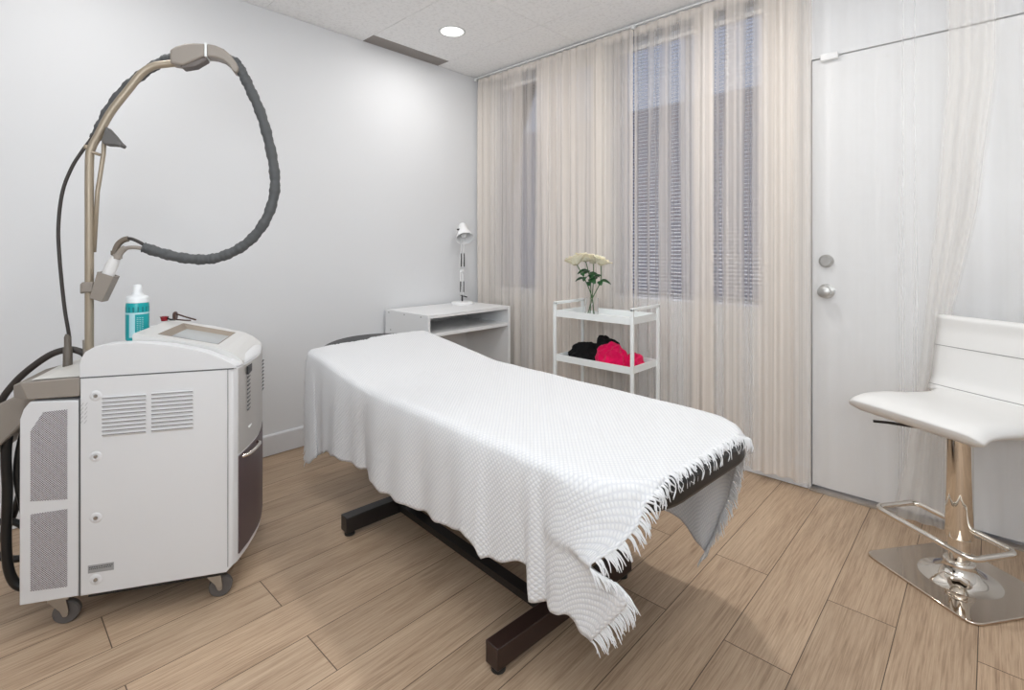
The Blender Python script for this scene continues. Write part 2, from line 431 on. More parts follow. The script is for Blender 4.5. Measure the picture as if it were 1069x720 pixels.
def coverA(s, x, z):
    # bunching drifts slightly as the cloth falls, and gaps close a little in the middle
    xx = x+.018*nz(x*3, z*.8)+.010*nz(x*17, z*.6)
    c = lerp_tab(covA, xx)+.10*nz(x*40, z*.3)
    if z > 2.384: return .97 if z > 2.39 else max(c, .8)
    if z < .1: c += .03
    return min(.97, max(.08, c))
def yA(s, z):
    x = .03+s*2.25; t_ = min(1, max(0, (TOP-z)/.08))
    a = .012*math.sin(2*PI*x/.062+3*nz(x*4))+.010*math.sin(2*PI*x/.15+4*nz(x*2, z*.3)+z*.3)
    return -.07+a*(.35+.65*t_)
c1 = curtain('sheer_curtain', lambda s, z: .03+s*1.33, 620, zsA, lambda s, z: yA(s*1.33/2.25, z), coverA, sheer_beige)
tag(c1, 'beige pleated string curtain between the room corner and the middle rod bracket', 'curtain', 'sheer curtains on the window wall rod')
c2 = curtain('sheer_curtain', lambda s, z: 1.365+s*.915, 430, zsA, lambda s, z: yA((1.335+s*.915)/2.25, z), coverA, sheer_beige)
tag(c2, 'beige pleated string curtain over the window between cart and door, gaps showing the blind', 'curtain', 'sheer curtains on the window wall rod')
zsB = [TOP, 2.39, 2.3, 2.0, 1.6, 1.2, .8, .5, .3, .1, .03]
def coverB(s, x, z):
    return min(1, min(s, 1-s)/.07)*max(.05, .20+.12*nz(x*9, z*.1)+.04*nz(x*33, z*.05)+(.5 if z > 2.395 else 0))
c3 = curtain('sheer_curtain', lambda s, z: 2.285+s*.575, 260, zsB, lambda s, z: (-.085+.05*max(0, min(1, (1.5-z)/.7))*max(0, min(1, (s-.25)/.3)))+.010*math.sin(s*36+2*nz(s*5, 0))+.0015*math.sin(s*95), coverB, sheer_white)
tag(c3, 'thin white see-through curtain hanging in front of the closed door', 'curtain', 'sheer curtains on the window wall rod')
tabL = [(0, 2.57), (.2, 2.60), (.6, 2.655), (.9, 2.68), (1.3, 2.715), (1.8, 2.745), (2.44, 2.745)]
tabR = [(0, 2.755), (.2, 2.755), (.6, 2.755), (.9, 2.775), (1.3, 2.85), (1.8, 2.90), (2.44, 2.91)]
def xC(s, z): return lerp_tab(tabL, z)*(1-s)+lerp_tab(tabR, z)*s
def coverC(s, x, z): return min(1, min(s, 1-s)/.12)*min(.95, max(.1, .46+.20*nz(s*9, z*.1)-.12*s))
zsC = [TOP-(TOP-.02)*k/90 for k in range(91)]
c4 = curtain('sheer_curtain', xC, 90, zsC, lambda s, z: (-.118+.045*max(0, min(1, (1.5-z)/.7)))+.006*math.sin(s*20+2*nz(s*4, 0)), coverC, sheer_cream)
tag(c4, 'gathered cream sheer curtain swept behind the white bar stool', 'curtain', 'sheer curtains on the window wall rod')
def coverD(s, x, z): return min(1, s/.07)*max(.05, .18+.10*nz(x*8, z*.1)+(.5 if z > 2.395 else 0))
c5 = curtain('sheer_curtain', lambda s, z: 2.868+s*.73, 240, zsB, lambda s, z: (-.085+.05*max(0, min(1, (1.5-z)/.7)))+.010*math.sin(s*40+2*nz(s*5+4, 0)), coverD, sheer_white)
tag(c5, 'thin white see-through curtain at the right edge, behind the bar stool backrest', 'curtain', 'sheer curtains on the window wall rod')
rod = thing('curtain_rod', 'thin white curtain rod running just below the ceiling along the window wall', 'curtain rod', (0, -.085, 2.425))
bm = BM(); tube(bm, [(.012, 0, 0), (3.9, 0, 0)], .0055, 12); link('rod', bm, white_metal, rod, smooth=True, autosmooth=40)
for x in (.02, 1.365, 2.55, 3.85):
    bm = BM(); lathe(bm, [(0, -.013), (.010, -.010), (.013, 0), (.010, .010), (0, .013)], 16, c=(x, 0, -.008)); box(bm, x-.006, x+.006, 0, .083, -.004, .004); link('bracket', bm, white_metal, rod, smooth=True, autosmooth=40)

# ------------------------------------------------------------------ desk and lamp
desk = thing('desk', 'small white desk with open shelf under its top, against the left wall in the corner', 'desk', (0, 0, 0))
hz = .74
bm = BM(); box(bm, .02, .465, -.858, -.192, hz-.022, hz); link('desktop', bm, white_m, desk, bevel=.0015)
bm = BM(); box(bm, .02, .470, -.876, -.859, 0, hz); sp1 = link('side_panel', bm, white_m, desk, bevel=.0015)
bm = BM(); box(bm, .02, .470, -.191, -.174, 0, hz); link('side_panel', bm, white_m, desk, bevel=.0015)
bm = BM(); box(bm, .045, .463, -.858, -.192, hz-.135, hz-.113); link('shelf', bm, white_m, desk, bevel=.0015)
bm = BM(); box(bm, .03, .045, -.858, -.192, .25, hz-.022); link('back_panel', bm, white_m, desk)
for (x, z) in ((.06, hz-.016), (.23, hz-.016), (.40, hz-.016), (.08, hz-.125), (.42, hz-.125)):
    bm = BM(); lathe(bm, [(0, 0), (.005, 0), (.005, .001), (0, .001)], 12, M4=Matrix.Translation((x, -.876, z)) @ Matrix.Rotation(PI/2, 4, 'X'))
    link('screw', bm, steel, desk)
lp = thing('desk_lamp', 'white jointed desk lamp with black springs standing on the small desk', 'lamp', (.13, -.315, hz), 0)
LM = mat('lamp_white', (.88, .88, .88), .3)
bm = BM(); lathe(bm, [(0, 0), (.078, 0), (.080, .006), (.074, .016), (.02, .020), (0, .020)], 36); link('lamp_base', bm, LM, lp, smooth=True, autosmooth=40)
# arms lie in the plane facing the camera a little: leaning left then right
dx, dy = .7278, .6858
def LPt(a, z, d=0): return (a*dx-d*dy*-.0, a*dy, z)
bm = BM(); tube(bm, [LPt(0, .018), LPt(.0, .06)], .006, 10); tube(bm, [LPt(-.012, .062), LPt(.035, .048)], .004, 8); link('pivot', bm, dark_plastic, lp, smooth=True)
bm = BM()
for o_ in (-.008, .008): tube(bm, [LPt(o_, .055), LPt(o_-.006, .235)], .0035, 8)
link('lower_arm', bm, LM, lp, smooth=True)
bm = BM()
for o_ in (-.010, .010): tube(bm, [LPt(o_-.006, .24), LPt(o_+.004, .46)], .0035, 8)
link('upper_arm', bm, LM, lp, smooth=True)
for (o_, z0, z1) in ((-.011, .085, .16), (.010, .085, .16), (-.006, .265, .36), (.014, .265, .36)):
    bm = BM(); tube(bm, [LPt(o_, z0), LPt(o_, z1)], .0042, 8); link('spring', bm, dark_plastic, lp, smooth=True)
bm = BM(); lathe(bm, [(0, -.008), (.012, -.008), (.012, .008), (0, .008)], 14, M4=Matrix.Translation(LPt(0, .238)) @ Matrix.Rotation(PI/2, 4, 'X')); link('elbow_joint', bm, LM, lp, smooth=True, autosmooth=40)
MS = Matrix.Translation(LPt(.012, .50)) @ Matrix.Rotation(math.radians(43), 4, 'Z') @ Matrix.Rotation(math.radians(-38), 4, 'X') @ Matrix.Rotation(math.radians(-12), 4, 'Y')
# shade: bell with mouth tipped towards the room (local -z is the mouth)
bm = BM(); lathe(bm, [(0, .085), (.024, .085), (.030, .075), (.034, .035), (.052, -.01), (.064, -.045), (.062, -.045), (.050, -.009), (.031, .036), (.026, .07), (0, .072)], 36, M4=MS); link('lamp_shade', bm, LM, lp, smooth=True, autosmooth=60)
bm = BM(); lathe(bm, [(0, -.035), (.018, -.028), (.026, -.01), (.020, .02), (0, .04)], 20, M4=MS); link('bulb', bm, mat('bulb_glass', (.7, .7, .7), .2), lp, smooth=True)
bm = BM(); lathe(bm, [(0, 0), (.006, 0), (.006, .02), (0, .02)], 12, M4=Matrix.Translation(LPt(-.034, .53)) @ Matrix.Rotation(PI/2, 4, 'Y')); link('shade_knob', bm, dark_plastic, lp, smooth=True, autosmooth=40)

# ------------------------------------------------------------------ serving cart
cart = thing('serving_cart', 'white metal two-shelf serving cart in front of the window curtain', 'cart', (1.315, -.30, 0))
hx, hy = .2475, .135
def tray(z, name):
    bm = BM()
    t = .003
    box(bm, -hx+.008, hx-.008, -hy+.008, hy-.008, z-.036, z-.032)
    box(bm, -hx+.006, hx-.006, -hy+.002, -hy+.008, z-.036, z)
    box(bm, -hx+.006, hx-.006, hy-.008, hy-.002, z-.036, z)
    box(bm, -hx+.006, -hx+.012, -hy+.008, hy-.008, z-.036, z)
    box(bm, hx-.012, hx-.006, -hy+.008, hy-.008, z-.036, z)
    return link(name, bm, white_metal, cart)
tray(.783, 'top_shelf'); tray(.533, 'lower_shelf')
tray(.22, 'bottom_shelf')
for sx_ in (-1, 1):
    bm = BM(); q = .008
    x = sx_*(hx)
    for y in (-hy, hy): box(bm, x-q, x+q, y-q, y+q, .0, .828)
    box(bm, x-q, x+q, -hy-q, hy+q, .816, .832)
    link('end_frame', bm, white_metal, cart, bevel=.002)
# vase
vz = .7475+.0
vase_glass = mat('clear_glass', (1, 1, 1), .02, Transmission_Weight=1.0, IOR=1.45)
bm = BM(); lathe(bm, [(0, 0), (.036, 0), (.038, .004), (.038, .10), (.036, .10), (.035, .008), (0, .007)], 40)
va = link('vase', bm, vase_glass, smooth=True, autosmooth=40, loc=(1.215, -.285, .7515))
tag(va, 'small clear glass vase on the cart top holding cream flowers', 'vase')
stem_m = mat('stem_green', (.045, .12, .03), .5); leaf_m = mat('leaf_green', (.02, .085, .025), .45)
petal_m = mat('petal_cream', (.93, .85, .64), .6, Subsurface_Weight=.15)
def petal(bm, M4, w_, h_, cup, curl):
    """one cupped petal, root at origin growing along +z, opening towards +x"""
    nu, nv = 5, 6; G = []
    for j in range(nv+1):
        v = j/nv; row_ = []
        wid = w_*math.sin(PI*(.12+.78*v))**.8
        for i in range(nu+1):
            a = (i/nu-.5)*2
            y = wid*a*.5; x = cup*v*h_*.9+curl*v**3*h_-abs(a)**2*.35*wid*.6; z = h_*v*(1-.12*abs(a)**2)-curl*h_*.35*v**4
            row_.append(bm.verts.new((x, y, z)))
        G.append(row_)
    new = [v for r_ in G for v in r_]
    for j in range(nv):
        for i in range(nu): bm.faces.new((G[j][i], G[j][i+1], G[j+1][i+1], G[j+1][i]))
    bmesh.ops.transform(bm, matrix=M4, verts=new)
def flower(top, foot, ctrl, tilt, seed, label, leaves):
    rnd = random.Random(seed)
    fl = thing('cut_flower', label, 'flower', foot, 0, 'cream flowers in the glass vase')
    F = Vector(foot); T = Vector(top)-F; P = [Vector((0, 0, 0)), *[Vector(c_)-F for c_ in ctrl], T]
    path = catmull(P, 8)
    bm = BM(); tube(bm, path, .0028, 8); link('stem', bm, stem_m, fl, smooth=True)
    R = Matrix.Rotation(tilt[0], 4, 'X') @ Matrix.Rotation(tilt[1], 4, 'Y')
    bm = BM()
    for ringi, (cnt, rad, h_, cup, curl, w_) in enumerate(((5, .004, .036, .10, -.05, .030), (7, .009, .040, .35, .05, .038), (9, .014, .044, .65, .12, .044), (11, .018, .050, 1.0, .15, .046), (13, .020, .056, 1.35, .12, .050))):
        for k in range(cnt):
            a = 2*PI*(k+rnd.random()*.35)/cnt+ringi*.6
            Mx = Matrix.Translation(T) @ R @ Matrix.Rotation(a, 4, 'Z') @ Matrix.Translation((rad*.3, 0, -.004*ringi)) @ Matrix.Rotation(rnd.uniform(-.1, .1), 4, 'X')
            sc = .92+.16*rnd.random()
            petal(bm, Mx, w_*sc, h_*sc*(1-.12*ringi*.5), cup, curl)
    hd = link('bloom', bm, petal_m, fl, smooth=True)
    sd = hd.modifiers.new('solid', 'SOLIDIFY'); sd.thickness = .0012
    bm = BM(); lathe(bm, [(0, -.012), (.007, -.010), (.010, -.002), (.004, .006), (0, .006)], 12, M4=Matrix.Translation(T) @ R)
    for k in range(5):
        petal(bm, Matrix.Translation(T) @ R @ Matrix.Rotation(k*1.257, 4, 'Z') @ Matrix.Translation((.004, 0, -.006)), .008, .026, 1.6, .1)
    link('calyx', bm, leaf_m, fl, smooth=True)
    for (f, a, ln) in leaves:
        p = path[int(f*(len(path)-1))]
        bm = BM(); n_ = 7; W_ = ln*.62; G = []
        for j in range(n_+1):
            v = j/n_; wd = W_*math.sin(PI*min(1, v*.92+.04))**.7
            G.append([bm.verts.new((ln*v, s_*wd*.5, ln*(.15*v-.55*v*v)+abs(s_)*.12*wd)) for s_ in (-1, 0, 1)])
        for j in range(n_):
            for i in range(2): bm.faces.new((G[j][i], G[j][i+1], G[j+1][i+1], G[j+1][i]))
        bmesh.ops.transform(bm, matrix=Matrix.Translation(p) @ Matrix.Rotation(a, 4, 'Z') @ Matrix.Rotation(math.radians(25), 4, 'X'), verts=bm.verts[:])
        lf = link('leaf', bm, leaf_m, fl, smooth=True)
        sd = lf.modifiers.new('solid', 'SOLIDIFY'); sd.thickness = .0008
vc = Vector((1.215, -.285, .76))
rt = Vector((.7278, .6858, 0)); fw = Vector((-.6858, .7278, 0))
def V(a, d, z): return tuple(vc+rt*a+fw*d+Vector((0, 0, z)))
flower(V(-.092, 0, .295), V(.012, .006, .002), [V(.004, .002, .09), V(-.035, 0, .19)], (-.15, -.3), 1, 'leftmost cream flower, tilted outward, in the glass vase', [(.72, 3.6, .05), (.8, 5.5, .04)])
flower(V(-.035, .02, .315), V(-.010, -.004, .002), [V(-.004, -.004, .09), V(-.008, .01, .2)], (-.15, .05), 2, 'cream flower standing highest in the middle of the vase bunch', [(.78, .4, .06), (.82, 2.4, .06), (.72, 4.7, .07), (.7, 5.6, .065), (.8, 3.5, .06), (.66, 5.1, .06)])
flower(V(.050, -.01, .295), V(-.022, -.004, .002), [V(.004, -.006, .09), V(.050, -.008, .19)], (-.2, .35), 3, 'rightmost large cream flower in the vase, nearest the window gap', [(.7, .7, .06), (.75, 3.9, .06), (.68, 5.2, .06)])
flower(V(.015, .03, .305), V(.016, .008, .002), [V(.006, .008, .09), V(.014, .02, .2)], (.1, .15), 4, 'cream flower behind the others, half hidden in the vase bunch', [(.72, 1.9, .06), (.76, 5.0, .065)])

# towels
def towel(name, label, loc, sx_, sy_, sz_, rz, m, seed):
    bm = BM(); bmesh.ops.create_icosphere(bm, subdivisions=6, radius=1)
    for v in bm.verts:
        p = v.co.copy()
        q = Vector((p.x*1.1+seed, p.y*1.6, p.z*1.1))
        n1 = noise.noise(q*1.3); n2 = 1-abs(noise.noise(q*1.7+Vector((5, 1, seed))))*2; n3 = 1-abs(noise.noise(Vector((q.x*4.5, q.y*3, q.z*7+seed))))*2
        r_ = .92+.26*n1+.10*n2+.035*n3
        v.co = Vector((p.x*sx_*r_, p.y*sy_*r_, max(-.0, (p.z*.75+.35))*sz_*r_))
        if p.z < -.3: v.co.z = max(0, .02*n2*sz_)
    o = link(name, bm, m, smooth=True, loc=loc, rot=(0, 0, rz)); return tag(o, label, 'towel')
blk = add_bump(mat('towel_black', (.012, .012, .013), .95, spec=.15), scale=300, strength=.5, dist=.003)
pnk = add_bump(mat('towel_pink', (.80, .004, .10), .9, spec=.15, Sheen_Weight=.2), scale=300, strength=.5, dist=.003)
towel('towel', 'crumpled black towel on the left of the cart lower shelf', (1.180, -.285, .502), .115, .085, .085, .1, blk, 2.0)
towel('towel', 'black towel lump behind the pink towel on the cart lower shelf', (1.285, -.235, .502), .08, .05, .120, .5, blk, 7.0)
towel('towel', 'tall crumpled hot pink towel in the middle of the cart lower shelf', (1.375, -.325, .502), .095, .062, .105, -.1, pnk, 4.2)
towel('towel', 'low rolled hot pink towel at the right end of the cart lower shelf', (1.482, -.280, .502), .056, .062, .062, 1.2, pnk, 9.1)

# ------------------------------------------------------------------ massage table
TA = -math.radians(3.6)
tb = thing('massage_table', 'massage table with black steel T feet and black padded top, under the white blanket', 'massage table', (.42, -1.30, 0), TA)
L_, Wd = 1.95, .68
vinyl = add_bump(mat('black_vinyl', (.012, .012, .012), .35), scale=260, strength=.15)
def outline(a0, a1, r0, r1, inset=0, n=10):
    h = Wd/2-inset; out = []
    def arc(cx, cy, r, s0, s1, nn=n):
        for k in range(nn+1):
            a = math.radians(s0+(s1-s0)*k/nn); out.append((cx+r*math.cos(a), cy+r*math.sin(a)))
    arc(a1-r1, h-r1, r1, 90, 0); arc(a1-r1, -h+r1, r1, 0, -90)
    if r0: arc(a0+r0, -h+r0, r0, -90, -180); arc(a0+r0, h-r0, r0, 180, 90)
    else: out.extend([(a0, -h), (a0, h)])
    return out
HEADZ = lambda a: .597+max(0, (.74-a))*.118
bm = BM(); prism(bm, outline(.742, L_, 0, .19), 'z', .535, .595); link('padded_top', bm, vinyl, tb, bevel=.012, seg=3)
bm = BM(); vs = prism(bm, [(-x, y) for x, y in outline(-.738, -.036, 0, .33, n=18)], 'z', .535, .597)
for v in vs: v.co.z += (.74-v.co.x)*.118
link('head_section', bm, vinyl, tb, bevel=.012, seg=3)
bm = BM(); prism(bm, outline(.05, L_-.06, .08, .14, .05), 'z', .505, .535)
link('deck_frame', bm, black_m, tb)
for fxx, m_ in ((.60, black_m), (1.49, brown_black)):
    bm = BM(); box(bm, fxx, fxx+.05, -.37, .25, .018, .078); link('foot', bm, m_, tb, bevel=.003)
    for yy in (-.345, .225):
        bm = BM(); lathe(bm, [(0, 0), (.020, 0), (.020, .010), (.012, .018), (0, .018)], 16, c=(fxx+.025, yy, 0)); link('foot_pad', bm, dark_plastic, tb, smooth=True, autosmooth=40)
    bm = BM(); box(bm, fxx+.002, fxx+.048, -.06, .01, .078, .505); link('column', bm, m_, tb, bevel=.003)
bm = BM(); box(bm, .65, 1.49, -.14, -.10, .03, .055); link('stretcher', bm, black_m, tb)
bm = BM(); tube(bm, [(.7, -.02, .46), (1.4, -.02, .12)], .014, 8); link('brace_bar', bm, black_m, tb)

# blanket (local coordinates of the table, a along, b across)
blm = mat('blanket_cotton', (.78, .78, .785), .9, spec=.1)
N, L, b = nodes(blm)
uvn = N.new('ShaderNodeUVMap'); sp = N.new('ShaderNodeSeparateXYZ'); L.new(uvn.outputs[0], sp.inputs[0])
def dots(k):
    f = 2*PI/k
    # staggered raised puffs
    s1 = math_node(N, L, 'SINE', math_node(N, L, 'MULTIPLY', math_node(N, L, 'ADD', sp.outputs[0], sp.outputs[1]), f*.7071))
    s2 = math_node(N, L, 'SINE', math_node(N, L, 'MULTIPLY', math_node(N, L, 'SUBTRACT', sp.outputs[0], sp.outputs[1]), f*.7071))
    return math_node(N, L, 'MULTIPLY', s1, s2)
dd = dots(.0205)
nn = N.new('ShaderNodeTexNoise'); nn.inputs['Scale'].default_value = 500; L.new(uvn.outputs[0], nn.inputs['Vector'])
hgt = math_node(N, L, 'ADD', math_node(N, L, 'ABSOLUTE', dd), math_node(N, L, 'MULTIPLY', nn.outputs[0], .3))
bp = N.new('ShaderNodeBump'); bp.inputs['Strength'].default_value = .42; bp.inputs['Distance'].default_value = .003
L.new(hgt, bp.inputs['Height']); L.new(bp.outputs[0], b.inputs['Normal'])
rr_ = N.new('ShaderNodeValToRGB'); rr_.color_ramp.elements[0].color = (.73, .735, .755, 1); rr_.color_ramp.elements[1].color = (.83, .83, .83, 1); rr_.color_ramp.elements[0].position = .15; rr_.color_ramp.elements[1].position = .6
L.new(math_node(N, L, 'ABSOLUTE', dd), rr_.inputs[0]); L.new(rr_.outputs[0], b.inputs['Base Color'])
A0, A1 = .130, L_-.022
def halfw(a):
    h = Wd/2+.006; r = .19
    a = min(a, L_-.035)
    if a > L_-r: return h-r+math.sqrt(max(0, r*r-(a-(L_-r))**2))
    if a < .22: return h-.5*(.22-a)**2
    return h
# light shows faintly through the thin cotton
tl_ = N.new('ShaderNodeBsdfTranslucent'); L.new(rr_.outputs[0], tl_.inputs[0]); mt_ = N.new('ShaderNodeMixShader'); mt_.inputs[0].default_value = .06
L.new(b.outputs[0], mt_.inputs[1]); L.new(tl_.outputs[0], mt_.inputs[2]); L.new(mt_.outputs[0], N['Material Output'].inputs[0])
nearhem = [(.13, .165), (.18, .18), (.30, .235), (.42, .275), (.55, .290), (.76, .29), (.95, .28), (1.10, .285), (1.28, .295), (1.39, .33), (1.455, .32), (1.47, .285), (1.60, .33), (1.635, .335), (1.650, .262), (1.72, .268), (1.78, .285), (1.84, .290), (1.90, .275), (1.96, .268)]
endtab = [(0, -.005), (.15, -.005), (.30, -.03), (.41, -.070), (.45, -.070), (.49, -.02), (.54, .012), (.62, .005), (1, -.080)]
endout = [(0, 0), (.2, .0), (.35, .02), (.43, .03), (.50, .0), (.8, .0), (1, .005)]
farhem = [(.1, .25), (1.4, .24), (1.62, .215), (1.80, .13), (1.95, .09)]
def top_z(a, b_):
    z = HEADZ(a)+.006
    if a < .16: z -= .004*((.16-a)/.06)**2
    # soft shoulder at long edges
    pe = L_ if abs(b_) < .15 else L_-.19+math.sqrt(max(.0, .19**2-(abs(b_)-.15)**2))
    dd_ = a-pe+.020
    if dd_ > 0: z -= min(.034, dd_*1.3)*(1-max(0, min(1, (abs(b_)-.20)/.08))*.6)
    e_ = max(0, abs(b_)-(halfw(a)-.03))/.03
    return z-.012*e_*e_+.0015*nz(a*7, b_*9)
NA, NT, NS = 260, 44, 34
bm = BM(); uvl = bm.loops.layers.uv.new('UVMap'); G = []; UVs = []
for i in range(NA+1):
    a = A0+(A1-A0)*i/NA; hw_ = halfw(a); row_ = []; urow = []
    hn = lerp_tab(nearhem, a)+.004*math.sin(a*60)+.003*nz(a*30); hf = lerp_tab(farhem, a)+.004*math.sin(a*50)
    zt = top_z(a, hw_)
    ke = max(0, (a-(A1-.30))/.30)          # towards fringed end
    for j in range(NS, 0, -1):               # near side, from hem up
        t_ = j/NS; drop = (zt-hn)*t_
        out = .012*(1-math.exp(-t_*8))
        fold = .012*math.sin(a*14+.6)+.016*math.exp(-((a-1.655)/.022)**2)*1.5+.012*math.exp(-((a-1.46)/.02)**2)+.012*math.exp(-((a-.83)/.05)**2)-.018*math.exp(-((a-.74)/.04)**2)+.006*math.sin(a*37)
        fold -= .014*math.exp(-((a-1.69)/.02)**2)
        amp = t_**.8
        inner = 0.03*t_ if a > 1.66 else 0
        aa = a+ke*ke*lerp_tab(endtab, t_)+(.02*t_ if a < .25 else 0)
        straight = (Wd/2+.006-hw_)*min(1, t_*2.2)
        row_.append((aa, -(hw_+straight+out+fold*amp*(1-.5*ke)+ke*ke*lerp_tab(endout, t_)), zt-drop)); urow.append((a, -(hw_+drop)))
    for j in range(NT+1):
        f_ = j/NT; bb = -hw_+2*hw_*f_
        row_.append((a, bb, top_z(a, bb))); urow.append((a, bb))
    for j in range(1, NS+1):
        t_ = j/NS; drop = (zt-hf)*t_
        fold = .010*math.sin(a*13+2)+.008*math.sin(a*31)
        aa = a-ke**2*(.02+.17*t_**1.1)
        row_.append((aa, hw_+(Wd/2+.006-hw_)*min(1, t_*2)+.010*(1-math.exp(-t_*8))+fold*t_*.8+.01*t_, zt-drop)); urow.append((a, hw_+drop))
    row_ = [(p[0]+max(0, (.5-a)/.35)*.065*max(0, (.12-p[1]))/.46, p[1], p[2]-max(0, (.3-a)/.17)*.006*(1 if p[1] < 0 else 0)) for p in row_]
    G.append([bm.verts.new(p) for p in row_]); UVs.append(urow)
for i in range(NA):
    for j in range(len(G[0])-1):
        f = bm.faces.new((G[i][j], G[i+1][j], G[i+1][j+1], G[i][j+1])); f.smooth = True
        for lpn, (q, s_) in zip(f.loops, ((i, j), (i+1, j), (i+1, j+1), (i, j+1))): lpn[uvl].uv = UVs[q][s_]
endrow = [v.co.copy() for v in G[-1]]; headrow = [v.co.copy() for v in G[0]]; prev = [v.co.copy() for v in G[-4]]; prev0 = [v.co.copy() for v in G[3]]
bl = link('blanket', bm, blm, smooth=True, loc=(.42, -1.30, 0), rot=(0, 0, TA))
sd = bl.modifiers.new('solid', 'SOLIDIFY'); sd.thickness = .004; sd.offset = 1
tag(bl, 'white dimpled cotton blanket with fringed ends draped over the massage table', 'blanket')
# fringe: tapered strands along both ends
frm = mat('fringe_cotton', (.78, .78, .785), .9, spec=.1)
bm = BM(); rnd = random.Random(3)
def strands(row_, prev_, sgn, step):
    acc = 0
    for j in range(len(row_)-1):
        p, q = row_[j], row_[j+1]; seg_ = (q-p).length; acc += seg_
        while acc > step:
            acc -= step; f_ = rnd.random(); base = p.lerp(q, f_)
            outd = (row_[j]-prev_[j]); outd.z = 0
            outd = outd.normalized()
            on_top = abs(base.y) < .27 and base.z > .54
            edge = (q-p).normalized(); ln = rnd.uniform(.020, .034)*(1 if sgn > 0 else 1.25)
            if on_top:
                k = abs(base.y)/.3
                c_ = [base-outd*.004+Vector((0, 0, .003)), base+outd*ln*.35+edge*rnd.uniform(-.006, .006)+Vector((0, 0, .0)), base+outd*ln*.65+edge*rnd.uniform(-.012, .012)-Vector((0, 0, ln*.55)), base+outd*ln*.7+edge*rnd.uniform(-.014, .014)-Vector((0, 0, ln*1.05))]
            else:
                d_ = outd*.8+Vector((0, 0, -.65))+edge*rnd.uniform(-.3, .3)
                c_ = [base-outd*.004, base+d_*ln*.3, base+d_*ln*.7+Vector((0, 0, -.004)), base+d_*ln*.9+Vector((rnd.uniform(-.004, .004), rnd.uniform(-.004, .004), -.012))]
            tube(bm, catmull(c_, 3), lambda i_, t__: .0032*(1-.75*t__), 5)
strands(endrow, prev, 1, .0042); strands(headrow, prev0, -1, .006)
fr_ = link('fringe', bm, frm, bl, smooth=True); fr_['kind'] = 'stuff'

# ------------------------------------------------------------------ bar stool
st = thing('bar_stool', 'white cushioned bar stool on a square chrome base with footrest', 'bar stool', (2.797, -.400, 0), math.radians(-36))
bm = BM(); prism(bm, rrect(-.19, .19, -.19, .19, .035, 6), 'z', .0, .010); link('base_plate', bm, chrome_base, st, bevel=.003, seg=2)
bm = BM(); lathe(bm, [(.115, .0095), (.085, .015), (.060, .028), (.047, .045), (.043, .062), (.043, .070), (.038, .072), (0, .072)], 48, cap=False); link('base_cone', bm, chrome, st, smooth=True)
bm = BM(); lathe(bm, [(0, .07), (.030, .07), (.030, .30), (0, .30)], 40); link('gas_column', bm, chrome, st, smooth=True, autosmooth=40)
bm = BM(); lathe(bm, [(.0, .150), (.037, .150), (.038, .153), (.038, .52), (0, .52)], 48); link('column_sleeve', bm, chrome, st, smooth=True, autosmooth=40)
bm = BM(); fr_pts = [(x, y, .185) for x, y in rrect(-.165, .165, -.165, .012, .03, 6)]
tube(bm, fr_pts, .0095, 12, closed=True); link('footrest', bm, chrome, st, smooth=True)
bm = BM(); box(bm, -.10, .10, -.12, .12, .515, .527); box(bm, -.05, .05, -.05, .05, .495, .515); link('seat_plate', bm, dark_plastic, st)
bm = BM(); tube(bm, [(.06, .0, .512), (-.12, -.16, .508), (-.15, -.19, .505)], .005, 8); link('height_lever', bm, black_m, st, smooth=True)
leather = add_bump(mat('white_leather', (.80, .79, .77), .42, spec=.4), scale=240, strength=.06)
# seat: cushion sheet swept front to back, waterfall front edge, curving up to backrest
def slab(profile, halfwid, th, nW=14, curve=0):
    """profile: list of (y, z) centre line; returns bm of a cushion of thickness th"""
    bm = BM(); n_ = len(profile)
    T_, B_ = [], []
    for i, (y, z) in enumerate(profile):
        d = Vector(profile[min(i+1, n_-1)])-Vector(profile[max(i-1, 0)]); d.normalize(); nrm = Vector((-d.y, d.x))
        e0 = min(i, n_-1-i)/(n_-1); k = min(1, (e0/.06)) ; k = math.sqrt(max(0, 1-(1-k)**2))
        hw_ = halfwid-(1-k)*.015
        tr_, br_ = [], []
        for q in range(nW+1):
            s_ = -1+2*q/nW; e1 = (1-abs(s_))/.10; k1 = math.sqrt(max(0, 1-(1-min(1, e1))**2)); kk = .25+.75*min(k, k1)
            crown = (1-s_*s_)*curve
            tr_.append(bm.verts.new((s_*hw_, y+nrm.x*(th/2*kk+crown), z+nrm.y*(th/2*kk+crown))))
            br_.append(bm.verts.new((s_*hw_, y-nrm.x*th/2*kk, z-nrm.y*th/2*kk)))
        T_.append(tr_); B_.append(br_)
    for i in range(n_-1):
        for q in range(nW):
            bm.faces.new((T_[i][q], T_[i][q+1], T_[i+1][q+1], T_[i+1][q])); bm.faces.new((B_[i][q+1], B_[i][q], B_[i+1][q], B_[i+1][q+1]))
        for A_, e_ in ((0, 0), (nW, nW)): bm.faces.new((T_[i][A_], T_[i+1][A_], B_[i+1][A_], B_[i][A_]))
    for i in (0, n_-1):
        for q in range(nW): bm.faces.new((T_[i][q], B_[i][q], B_[i][q+1], T_[i][q+1]))
    return bm
prof = catmull([(-.235, .560, 0), (-.20, .578, 0), (-.10, .578, 0), (.03, .565, 0), (.13, .562, 0), (.20, .575, 0)], 7)
bm = slab([(p.x, p.y) for p in prof], .215, .048, curve=.004); seat = link('seat', bm, leather, st, smooth=True, autosmooth=70, rot=(0, 0, math.radians(5)))
prof = catmull([(.190, .575, 0), (.215, .625, 0), (.226, .69, 0), (.236, .76, 0), (.245, .82, 0), (.240, .872, 0)], 7)
bm = slab([(p.x, p.y) for p in prof], .235, .042, curve=.004); back = link('backrest', bm, leather, st, smooth=True, autosmooth=70, rot=(0, 0, math.radians(5)))
